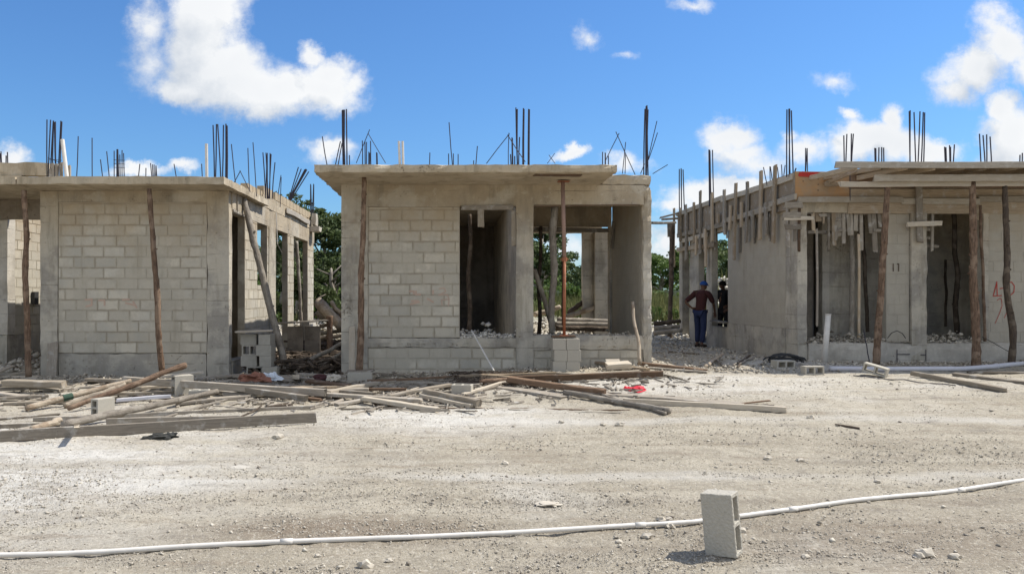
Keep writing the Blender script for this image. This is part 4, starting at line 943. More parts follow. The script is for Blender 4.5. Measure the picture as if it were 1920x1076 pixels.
# logs in the passage to the right and behind the middle openings
for i, (a, b, c_, d_, Y_, lb) in enumerate([(1226,607,1276,602,22,'pale log at the sunny back of the right passage'),(1226,616,1274,612,21,'grey log in front of the pale log in the right passage'),(1226,625,1278,619,20,'lowest grey log at the edge of shade in the right passage'),
  (1045,600,1150,603,18.2,'upper pale log on the pile inside the middle opening'),(1040,608,1150,609,17.9,'second pale log on the pile inside the middle opening'),(1042,615,1140,617,17.6,'dark lower log on the pile inside the middle opening'),(1060,595,1120,575,19.2,'branch slanting up behind the wood pile in the middle opening'),(1066,588,1100,560,19.5,'twisted upright root behind the wood pile in the middle opening'),(1003,590,1050,575,20,'long grey branch left of the wood pile in the middle opening')]):
    stick(P(a, b, Y_), P(c_, d_, Y_), .07, random.choice(['bark_grey', 'bark_pale', 'bark_dark']), lb, .06, 'log', 'log')

# foreground water pipe and the large pipe at right
def run_pipe(pxs, r, name, mt, lab, lift=0., sub=8):
    pts = []
    for (a, b), (c_, d_) in zip(pxs[:-1], pxs[1:]):
        for i in range(sub): t = i/sub; pts.append((a+(c_-a)*t, b+(d_-b)*t))
    pts.append(pxs[-1]); out = []
    for a, b in pts: p = GP(a, b, r*.8+lift); out.append(p)
    zs2 = [p.z for p in out]
    for i, p in enumerate(out): p.z = sum(zs2[max(0, i-3):i+4])/len(zs2[max(0, i-3):i+4])+.004
    m_ = MB(); m_.tube(out, r, 12)
    for i in range(6, len(out)-1, 19): d = (out[i+1]-out[i]).normalized(); m_.tube([out[i]-d*.04, out[i]+d*.04], r*1.22, 12)
    return tag(m_.build(name, mt, smooth=True), lab, 'pipe')
run_pipe([(-260,1042),(0,1040),(200,1034),(500,1020),(800,1007),(1100,989),(1300,977),(1385,968),(1500,955),(1600,941),(1760,922),(1920,901),(2200,870)], .0175, 'water_pipe', 'pvc_white', 'long thin white plastic pipe snaking across the foreground dirt')
run_pipe([(1556,692),(1640,692),(1800,691),(1860,688),(1920,682),(2080,668)], .043, 'drain_pipe', 'pvc_grey', 'thick pale grey plastic pipe along the plinth of the right house')

# timber lying on the ground: x0, y0, x1, y1 (pixels), width, thickness (m), kind, lift of each end, roll, label
T = [
(-20,748,90,742,.12,.04,'wood_grey',.02,.02,0,'flat grey plank under the pale round pole at far left'),
(10,757,150,749,.1,.04,'wood_pale',.0,.02,0,'pale flat plank between the two pale poles'),
(150,728,330,722,.13,.03,'wood_grey',.04,.04,0,'wide grey plank lying under the raised brown pole'),
(250,728,420,716,.1,.04,'wood_pale',.08,.06,0,'bleached plank just behind the long crossing board'),
(330,757,470,744,.1,.04,'wood_grey',.01,.02,0,'grey plank beneath the knotty grey branch'),
(390,750,540,738,.12,.03,'wood_pale',.01,.01,0,'bleached flat plank in front of the long crossing board'),
(420,738,690,728,.08,.05,'wood_grey',.04,.04,.1,'long narrow grey plank crossing toward the middle house'),
(300,706,380,698,.1,.04,'wood_pale',.14,.2,0,'pale board end sticking up under the raised brown pole'),
(545,728,660,722,.14,.03,'wood_form',.06,.05,0,'brownish board in front of the shaded passage'),
(575,714,655,722,.1,.05,'wood_brown',.08,.06,.2,'dark board end in front of the shaded passage'),
(650,728,760,728,.08,.04,'wood_brown',.03,.03,0,'dark flat plank before the corner of the middle house'),
(760,716,900,722,.10,.03,'wood_grey',.02,.02,0,'grey plank crossing behind the two nailed boards'),
(880,716,960,724,.10,.03,'wood_grey',.01,.0,0,'grey plank end left of the wide broken board'),
(985,716,1080,724,.08,.04,'wood_form',.05,.01,0,'short brown plank beneath the slanting dark beam'),
(1010,699,1130,706,.1,.03,'wood_grey',.03,.03,0,'flat grey plank right of the block stack'),
(700,756,760,762,.06,.03,'wood_brown',0,0,0,'small dark lath beside the split ended plank'),
(-10,786,110,776,.05,.03,'wood_grey',0,0,0,'thin grey lath at the left edge of the photo'),
(405,760,470,768,.05,.02,'wood_grey',0,0,0,'thin grey lath lying on white dust near the dark twig'),
(-60,823,592,783,.045,.125,'wood_grey',0,0,0,'long grey board on edge nearest the camera at left'),
(60,786,590,764,.03,.05,'wood_grey',0,0,0,'thin grey batten just behind the long nearest board'),
(200,790,448,786,.04,.09,'wood_grey',0,0,0,'short board on edge touching the long nearest board'),
(0,799,75,794,.03,.05,'wood_grey',0,0,0,'narrow dark batten at left edge behind the nearest board'),
(40,806,118,790,.12,.03,'wood_pale',0,.02,0,'pale flat offcut at left behind the nearest board'),
(-40,720,65,712,.14,.04,'wood_pale',.05,.05,0,'pale flat plank at the left edge above the heap'),
(-30,735,60,744,.14,.04,'wood_grey',.02,0,0,'grey plank lowest at the left edge of the heap'),
(0,728,100,726,.12,.05,'wood_grey',.03,.03,0,'grey plank under the squared pale beam'),
(8,717,120,722,.15,.10,'wood_pale',.10,.08,.1,'squared pale weathered beam at the left edge of the heap'),
(-10,700,24,688,.1,.03,'wood_pale',.10,.15,0,'short pale plank left of the crooked brown post'),
(0,706,48,698,.12,.03,'wood_pale',.02,.06,0,'flat pale plank end left of the foot of the crooked brown post'),
(-20,708,75,706,.15,.03,'wood_pale',0,0,0,'flat plank running past the foot of the crooked brown post'),
(76,730,112,734,.1,.03,'wood_grey',.02,0,0,'small dark offcut beside the squared pale beam'),
(105,715,240,716,.14,.03,'wood_grey',0,.02,0,'flat grey plank along the wall behind the crossing poles'),
(165,712,330,716,.14,.05,'wood_grey',.04,.04,0,'grey board against the plinth behind the long brown pole'),
(230,713,610,737,.05,.11,'wood_grey',.16,.05,.1,'long grey board crossing the middle of the left heap'),
(262,722,480,741,.12,.04,'wood_grey',.05,.02,0,'grey flat plank below the long crossing board'),
(205,738,335,734,.12,.04,'wood_pale',.03,.03,0,'pale plank lying behind the split pale block'),
(220,752,320,744,.05,.05,'pvc_grey',.03,.06,0,'bluish grey square tube lying among the planks'),
(250,746,330,750,.05,.03,'wood_brown',.02,.02,0,'small reddish batten under the bluish tube'),
(395,722,575,748,.05,.09,'wood_grey',.10,.02,.2,'dark grey board ending before the passage'),
(360,712,480,700,.14,.04,'wood_grey',.02,.02,0,'flat plank beside the left house corner'),
(370,726,640,742,.14,.04,'wood_form',.02,.02,0,'broad brownish plank flat in the middle of the heap'),
(440,716,610,728,.1,.05,'wood_grey',.06,.04,0,'grey plank before the block stack'),
(470,735,600,750,.08,.04,'wood_brown',.03,.02,0,'dark brown board end near the centre left'),
(500,764,548,761,.06,.03,'bark_dark',0,0,0,'small dark plank piece lying alone on white dust'),
(440,704,560,712,.16,.03,'wood_grey',.03,.03,0,'flat plank right under the block stack'),
(520,706,650,716,.12,.04,'wood_grey',.04,.04,0,'plank at the mouth of the shaded passage'),
(560,700,655,706,.12,.04,'wood_grey',.08,.06,0,'plank higher up at the mouth of the shaded passage'),
(615,737,708,716,.11,.05,'wood_pale',.02,.06,0,'bright pale plank slanting before the brown post'),
(600,732,700,738,.09,.05,'wood_grey',.02,.02,0,'dull plank crossing under the bright pale slanting plank'),
(555,738,788,749,.12,.05,'wood_grey',.04,.03,0,'long plank end pointing right before the middle house'),
(632,757,690,750,.14,.04,'wood_grey',0,0,0,'short flat plank piece before the middle house'),
(680,746,820,768,.11,.06,'wood_pale',.05,0,0,'split ended pale plank pointing down right'),
(640,768,762,766,.02,.02,'wood_grey',0,0,0,'thin lath on white dust below the split ended plank'),
(797,735,897,757,.1,.1,'wood_pale',.02,.02,0,'upper one of two boards nailed together with yellow ends'),
(792,741,886,762,.1,.06,'wood_pale',0,0,0,'lower one of two boards nailed together'),
(730,742,845,721,.09,.04,'wood_pale',.02,.05,0,'pale plank slanting up toward the two nailed boards'),
(700,726,800,720,.08,.03,'wood_grey',.01,.01,0,'flat grey plank before the middle house blocks'),
(690,714,862,706,.03,.04,'wood_brown',.02,.02,0,'thin dark batten at the foot of the middle house wall'),
(867,739,965,708,.07,.035,'wood_pale',.01,.04,0,'pale lath slanting up right of the small pale block'),
(860,706,1040,700,.08,.04,'wood_form',.05,.05,0,'thin brown board close to the wall left of the block stack'),
(885,705,1005,712,.10,.06,'wood_form',.02,.02,0,'pale brown board behind the long dark beams'),
(960,709,1243,700,.09,.10,'wood_brown',.04,.02,0,'long brown beam before the block stack'),
(955,709,1136,736,.10,.09,'wood_brown',.08,0,.1,'dark brown beam slanting down right from the heap'),
(942,724,1062,744,.24,.03,'wood_grey',0,0,0,'wide grey flat board with a broken end'),
(1066,731,1392,757,.28,.03,'wood_grey',.01,0,0,'very long wide grey board lying flat'),
(1170,749,1475,768,.05,.075,'wood_pale',.01,0,0,'long pale edged beam reaching farthest right in the heap'),
(828,764,1180,768,.02,.02,'wood_brown',0,0,0,'long thin dark lath in front of the heap'),
(955,769,1165,773,.02,.015,'wood_grey',0,0,0,'thin lath below the long dark lath'),
(1390,756,1442,749,.03,.02,'wood_brown',0,.03,0,'thin dark stick end at the far end of the wide board'),
(1400,760,1450,759,.03,.02,'wood_grey',0,0,0,'thin grey stick beside the far end of the pale edged beam'),
(1120,679,1215,692,.1,.05,'wood_form',.05,.02,0,'brown board behind the cream offcuts'),
(1130,692,1200,690,.1,.03,'wood_pale',.02,.02,0,'pale plank beneath the cream offcuts'),
(1200,682,1322,697,.12,.05,'wood_brown',.04,0,0,'brown board reaching into the right passage'),
(1215,690,1325,700,.08,.03,'wood_grey',0,0,0,'thin grey board beside the brown board in the right passage'),
(1040,704,1200,697,.1,.03,'wood_pale',.01,.01,0,'pale plank behind the long brown beam'),
(1712,699,1886,731,.09,.07,'wood_pale',.02,0,0,'pale beam lying on dirt before the right doorway'),
(1790,700,1990,724,.16,.05,'wood_grey',0,0,0,'grey wide plank at the right edge of the photo'),
(1815,697,1960,700,.1,.03,'wood_grey',0,0,0,'flat plank under the feet of the canopy posts'),
(1568,796,1610,803,.03,.02,'bark_dark',0,0,0,'short dark stick lying alone on the right dirt'),
(700,700,770,705,.1,.03,'wood_grey',.01,.01,0,'flat scrap plank at the corner of the middle house'),
(570,690,640,680,.12,.04,'wood_grey',.05,.08,0,'dark plank inside the shaded passage'),
(560,672,650,664,.12,.04,'wood_grey',.1,.06,0,'dark plank farther in the shaded passage'),
(575,660,650,652,.1,.04,'wood_grey',.05,.05,0,'plank at the shadow edge in the passage'),
(590,640,648,636,.1,.04,'wood_pale',.02,.02,0,'sunlit plank at the end of the passage'),
(1255,660,1310,664,.08,.03,'wood_grey',0,0,0,'thin board near the feet of the man in the blue cap'),
]
for (a, b, c_, d_, wd, ht, mt, l0, l1, ro, lb) in T:
    p0, p1 = GP(a, b, l0+ht/2), GP(c_, d_, l1+ht/2); m_ = MB()
    m_.board(p0, p1, wd, ht, ro, bow=random.uniform(-.006, .006))
    tag(m_.build('plank', mt), lb, 'plank', 'planks lying on the ground')
LG = [
(48,764,245,714,.045,.035,'bark_pale',0,.22,'pale round pole slanting up through the left heap'),
(128,765,348,684,.034,.045,'bark_brown',.02,.42,'brown round pole with its end raised high over the heap'),
(120,760,236,722,.035,.045,'bark_pale',0,.2,'thin pale pole beside the brown raised pole'),
(118,796,408,733,.05,.04,'bark_grey',.02,.08,'knotty brown branch behind the nearest board'),
(60,804,115,786,.04,.04,'bark_pale',0,.03,'short pale pole end at left behind the nearest board'),
(300,786,520,722,.02,.02,'bark_grey',0,.04,'thin grey switch beside the knotty branch'),
(434,794,490,762,.012,.012,'bark_dark',0,.06,'thin dark twig pointing up from white dust'),
(1058,734,1256,770,.04,.045,'bark_grey',.03,0,'dark round pole crossing below the wide grey board'),
(1130,742,1248,774,.025,.025,'bark_grey',.0,0,'thin pole parallel to the dark round pole'),
(900,716,1000,706,.04,.03,'bark_brown',.04,.05,'reddish round stick behind the slanting beam'),
(1322,686,1356,664,.035,.03,'bark_pale',0,.08,'curved pale branch on the ground in the right passage'),
(1338,672,1362,690,.02,.02,'bark_grey',.03,0,'thin grey branch crossing the curved pale branch'),
(1376,686,1402,666,.02,.02,'bark_grey',0,.06,'leftmost stick of the small bundle by the side wall'),
(1382,688,1406,668,.02,.02,'bark_dark',0,.06,'dark stick inside the small bundle by the side wall'),
(1386,684,1416,672,.02,.02,'bark_grey',0,.05,'rightmost stick of the small bundle by the side wall'),
(1424,686,1446,676,.018,.018,'bark_grey',0,.03,'thin stick left of the black cable heap'),
(640,700,662,650,.03,.03,'bark_grey',0,.1,'thin stick by the left corner of the middle house'),
(500,694,575,690,.04,.04,'bark_dark',.05,.05,'dark round stick under the thick diagonal pole'),
]
for (a, b, c_, d_, r0, r1, mt, l0, l1, lb) in LG:
    m_ = MB(); pts, rr = crooked(GP(a, b, l0+r0*.8), GP(c_, d_, l1+r1*.8), r0, r1, 26, .03); m_.tube(pts, rr, 9, random.random(), .3)
    o = m_.build('pole', mt, smooth=True); tag(o, lb, 'pole', 'round poles lying on the ground')
    if 'pale round pole slanting' in lb:
        m_ = MB(); m_.tube([pts[9], pts[10], pts[11]], .049, 10); m_.build('green_band', 'green_band', o)
m_ = MB(); m_.board(GP(144, 800, 0), GP(144, 800, .22), .06, .03); tag(m_.build('stake', 'wood_pale'), 'short pale stake standing up behind the nearest board', 'stake')
m_ = MB(); m_.board(GP(555, 707, 0)+Vector((0,0,.0)), GP(555, 707, .15), .12, .08); tag(m_.build('wood_offcut', 'wood_pale'), 'small upright wood offcut at the foot of the thick diagonal pole', 'wood offcut')

# cloth, bags, rocks
def lump(loc, sx, sy, sz, mt, name, lab, cat, seed=1, fold=.5, sub=3, group=None):
    bm = bmesh.new(); bmesh.ops.create_icosphere(bm, subdivisions=sub, radius=1)
    for v_ in bm.verts:
        d = 1+fold*noise.noise(v_.co*1.7+Vector((seed, 0, 0)))+fold*.4*noise.noise(v_.co*4.3+Vector((0, seed, 0)))
        v_.co = Vector((v_.co.x*d*sx, v_.co.y*d*sy, max(v_.co.z, -.35)*d*sz))
    me = bpy.data.meshes.new(name); bm.to_mesh(me); bm.free(); a = me.attributes.new('tint', 'FLOAT', 'FACE'); a.data.foreach_set('value', [.5+.3*math.sin(seed*7)]*len(me.polygons))
    o = link(name, me, None, mt); o.location = Vector(loc)+Vector((0, 0, sz*.3)); return tag(o, lab, cat, group)
def gl(px, py): return GP(px, py)
lump(gl(1193, 732), .15, .11, .045, 'red_bag', 'red_bag', 'crumpled bright red plastic bag lying on white dirt', 'plastic bag', 3, .9)
lump(gl(1176, 729), .05, .05, .03, 'red_bag', 'red_scrap', 'tiny red scrap left of the crumpled red bag', 'plastic scrap', 5, .9)
lump(gl(298, 821), .15, .07, .03, 'dark_cloth', 'dark_rag', 'dark crumpled rag in front of the nearest board', 'rag', 4, 1.0)
lump(gl(318, 819), .09, .06, .035, 'dark_cloth', 'dark_rag', 'small dark rag piece right of the larger dark rag', 'rag', 6, 1.0)
lump(gl(478, 724)+Vector((0,0,.1)), .2, .12, .09, 'brown_cloth', 'brown_sack', 'crumpled rusty brown sack among planks before the block stack', 'sack', 7, .9)
lump(gl(507, 722)+Vector((0,0,.1)), .17, .12, .08, 'pale_bag', 'plastic_bag', 'pale blue white plastic bag beside the brown sack', 'plastic bag', 8, .9)
lump(gl(610, 722)+Vector((0,0,.06)), .22, .15, .09, 'maroon_cloth', 'dark_sack', 'dark purplish sack at the mouth of the shaded passage', 'sack', 9, .9)
lump(gl(625, 724)+Vector((0,0,.1)), .10, .1, .08, 'stone', 'rock', 'pale stone lying on the dark purplish sack', 'rock', 10, .6)
rocks = [(521,823,.05,'light pointed rock right of the nearest board'),(685,1060,.040,'pale rock at the bottom edge below the pipe'),(1240,973,.03,'white rock touching the pipe left of the foreground block'),(1256,985,.028,'tan rock stuck to the pipe left of the foreground block'),
 (1255,973,.022,'small white stone on the pipe left of the foreground block'),(1213,1005,.030,'tan pointed rock left of the foreground block shadow'),(1735,1040,.045,'pale boulder in front right below the pipe'),(1722,1042,.03,'dark rock left of the pale boulder in front right'),(1790,1046,.03,'pale rock at the bottom right'),
 (1440,858,.035,'grey rock in the middle of the dirt right of centre'),(1162,797,.045,'dark grey rock below the long laths'),(1052,793,.03,'small dark rock left of the dark grey rock'),(1131,797,.03,'small grey rock touching the dark grey rock'),(1520,784,.04,'flat dark stone right of the heap'),(948,870,.03,'flat white stone in the middle of the yard'),
 (1510,1046,.022,'small pale stone right of the foreground block foot'),(1390,1000,.028,'pale rock leaning at the foot of the foreground block'),(1445,905,.02,'small dark stone above the pipe right of the block'),(1160,1014,.02,'small brown stone below the pipe left of the block'),(1500,862,.03,'grey stone beside the middle grey rock'),(1645,905,.025,'dark stone near the pipe on the right'),(730,1047,.02,'thumb sized stone by the bottom edge rock'),(596,1040,.018,'small tan stone below the pipe at left of centre')]
for i, (a, b, s_, lb) in enumerate(rocks):
    lump(gl(a, b), s_*1.2, s_, s_*.8, 'stone', 'rock', lb, 'rock', 11+i*1.7, .6, 2, 'single rocks on the dirt')
lump(gl(1028, 945), .095, .06, .014, 'stone', 'flat_stone', 'flat pale slab of stone in the middle foreground', 'flat stone', 2, .5)
lump(gl(452, 874), .10, .09, .006, 'rubble_white', 'lime_spill', 'small white circular lime spill on the dirt', 'lime spill', 14, .3)
# black cable heap
m_ = MB()
c0 = gl(1474, 688)
for k in range(7):
    pts = []; a0 = random.uniform(0, 6); rx = random.uniform(.2, .42); rz = random.uniform(.03, .15)
    for i in range(14): t = a0+i*.5; pts.append(c0+Vector((math.cos(t)*rx+.05, .12*math.sin(t*1.3+k)+.15, .05+abs(math.sin(t))*rz+.01*k)))
    m_.tube(pts, .011, 6, .5)
tag(m_.build('cable_heap', 'black_cable', smooth=True), 'heap of black cable curled behind the block with open cores', 'cable heap')
m_ = MB(); m_.tube([GP(1600+i*24, 704+i*2.3, .01)+Vector((0, 0, .01*math.sin(i*2))) for i in range(9)], .009, 6); tag(m_.build('iron_bar', 'rebar_steel'), 'thin dark iron bar lying before the large grey pipe', 'iron bar')
m_ = MB(); m_.tube([P(1842, 632, 15.1), P(1862, 642, 14.9), P(1884, 655, 14.7), P(1900, 663, 14.5)], .006, 6); tag(m_.build('wire', 'black_cable'), 'thin dark wire hanging from the doorway to the twisted post', 'wire')
m_ = MB(); m_.tube([P(1664, 634, 15.2), P(1672, 624, 15.15), P(1682, 620, 15.1), P(1692, 625, 15.15), P(1698, 634, 15.2)], .008, 6); tag(m_.build('wire_loop', 'black_cable'), 'dark wire loop arching over the white plinth', 'wire')

# ------------------------------------------------------------------ pebbles, rubble and litter: nobody could count them
OCT = np.array([[1,0,0],[-1,0,0],[0,1,0],[0,-1,0],[0,0,1],[0,0,-1]], float)
OF = np.array([[0,2,4],[2,1,4],[1,3,4],[3,0,4],[2,0,5],[1,2,5],[3,1,5],[0,3,5]])
def scatter(name, P3, size, tint, mt, label, cat, flat=.65, sm=False):
    n = len(P3); v = OCT[None]*rng.uniform(.55, 1.25, (n, 6, 1)); v = v+rng.normal(0, .16, (n, 6, 3))
    a = rng.uniform(0, 6.28, n); ca, sa = np.cos(a)[:, None], np.sin(a)[:, None]
    x_ = v[:, :, 0]*ca-v[:, :, 1]*sa; y_ = v[:, :, 0]*sa+v[:, :, 1]*ca; v = np.stack([x_, y_, v[:, :, 2]*flat], 2)*size[:, None, None]
    v = v+P3[:, None, :]; fc = (OF[None]+6*np.arange(n)[:, None, None]).reshape(-1, 3)
    o = link(name, np_mesh(name, v.reshape(-1, 3), fc, np.repeat(tint, 8)), None, mt); return tag(o, label, cat, None, 'stuff')
# near field: denser toward the camera, clustered by noise
n = 150000; pyy = 700+380*rng.random(n)**.8; pxx = rng.uniform(-120, 2040, n); Yv = (CZ-.05)*F/(pyy-CY); Xv = (pxx-CX)*Yv/F
cl = vnoise(Xv*1.1, Yv*2.2, 31)+vnoise(Xv*3.3, Yv*4, 32)*.7; keep = rng.random(n) < np.clip(.40+cl*1.3, .08, 1)
extra = ((Xv+.9)**2/1.1+(Yv-5.75)**2/.14 < 1) | ((Xv-.2)**2/3+(Yv-6.6)**2/.3 < 1) | ((Xv+4.3)**2/2+(Yv-6.8)**2/.4 < 1); keep |= extra & (rng.random(n) < .8)
Xv, Yv = Xv[keep], Yv[keep]; n = len(Xv); sz = np.clip(rng.lognormal(-5.75, .55, n), .0018, .02)*(.8+Yv/14)
gzv = gz(Xv, Yv); P3 = np.stack([Xv, Yv, gzv+sz*.15], 1)
scatter('gravel', P3, sz, np.clip(rng.normal(.55, .25, n), 0, 1), 'pebble', 'loose pale and grey gravel scattered over the dirt yard', 'gravel')
# rubble heaps
def heap(name, boxes, label, cat='rubble', mt='rubble_white'):
    A, B_, Tt = [], [], []
    for (x0, x1, y0, y1, z0, h, n_, s0, s1) in boxes:
        X_1 = rng.uniform(x0, x1, n_); Y_1 = rng.uniform(y0, y1, n_)
        zb_ = gz(X_1, Y_1) if z0 is None else z0
        zz_ = zb_+np.abs(rng.normal(0, .5, n_))*h*(.6+vnoise(X_1*4, Y_1*4, 41)); A.append(np.stack([X_1, Y_1, zz_], 1)); B_.append(rng.uniform(s0, s1, n_)); Tt.append(np.clip(rng.normal(.6, .3, n_), 0, 1))
    scatter(name, np.concatenate(A), np.concatenate(B_), np.concatenate(Tt), mt, label, cat, .7)
xm = lambda px: XP(px, MY)
heap('rubble', [(xm(863), xm(967), MY+.02, MY+.5, .88, .14, 500, .015, .05), (xm(863), xm(967), MY+.4, MY+1.2, .7, .3, 350, .03, .08)], 'white broken rubble heaped on the sill of the narrow middle opening')
heap('rubble', [(xm(1002), xm(1204), MY+.02, MY+.4, .92, .05, 350, .01, .035), (xm(1002), 3.6, 15.2, 19, .62, .25, 900, .03, .09)], 'grey rubble lying inside the wide middle opening', mt='pebble')
heap('rubble', [(X_(1500), X_(1660), RY+.0, RY+.8, ZR(642)-.02, .16, 600, .015, .06), (X_(1740), X_(1843), RY+.0, RY+.9, ZR(640)-.02, .18, 500, .015, .06), (X_(1660), X_(1740), RY-.03, RY+.1, ZR(641), .03, 60, .01, .03)], 'grey rubble strewn along the top of the white plinth', mt='pebble')
heap('rubble', [(-5.6, -2.2, 23.0, 25.5, None, .15, 900, .03, .09), (4.0, 9.5, 22.0, 25.5, None, .12, 1100, .03, .09), (1.3, 4.2, 20, 25, None, .15, 1000, .03, .09), (9.0, 10.4, 27.2, 28.6, None, .25, 900, .05, .15)], 'sunlit heaps of white broken rubble behind the houses')
heap('rubble', [(-4, -2.1, 14.6, 22, None, .12, 700, .02, .07), (-9.1, -7.6, 14.6, 20, None, .2, 450, .03, .10), (4, 6.8, 14.4, 23, None, .05, 900, .015, .05), (-9, 6.8, 13.3, 14.4, None, .06, 1500, .01, .04), (6.8, 11.5, 14.3, 15.2, None, .05, 500, .01, .04)], 'grey stone bits and mortar crumbs along the house walls', mt='pebble')
# splinters, bark and laths around the heap
m_ = MB()
for _ in range(1200):
    px_ = random.triangular(-60, 1420, 500); py_ = random.triangular(700, 775, 722) if px_ < 900 else random.triangular(696, 760, 708)
    p = GP(px_, py_, .012); a = random.gauss(0, .9); L_ = random.choice([.04, .06, .1, .15, .25, .4]); d = Vector((math.cos(a), math.sin(a)*1.5, random.uniform(-.05, .12)))*L_
    m_.board(p-d/2, p+d/2+Vector((0, 0, .01)), random.uniform(.01, .035), random.uniform(.006, .02), random.uniform(0, 3), seg=1, chip=False)
tag(m_.build('wood_litter', 'wood_grey'), 'splinters laths and wood chips littering the ground around the planks', 'wood litter', None, 'stuff')
m_ = MB()
for _ in range(420):
    p = GP(random.triangular(840, 1010, 900), random.uniform(700, 722), .02); a = random.uniform(-.8, .8); d = Vector((math.cos(a), math.sin(a), random.uniform(-.2, .3)))*random.uniform(.1, .3)
    m_.tube([p-d/2, p+d*.1+Vector((0, 0, .04)), p+d/2], .009, 5, random.random())
for _ in range(800):
    X0 = random.uniform(-3.9, -2.1); Y0 = random.uniform(14.6, 21.5); p = Vector((X0, Y0, g(X0, Y0)+random.uniform(.02, .25))); a = random.uniform(-1.2, 1.2); d = Vector((math.cos(a), math.sin(a)*1.4, random.uniform(-.2, .25)))*random.uniform(.15, .6)
    m_.tube([p-d/2, p+Vector((0, 0, .03)), p+d/2], random.uniform(.01, .03), 5, random.random())
tag(m_.build('brushwood', 'bark_dark'), 'dark tangled brushwood filling the shaded passage and the foot of the wall', 'brushwood', None, 'stuff')
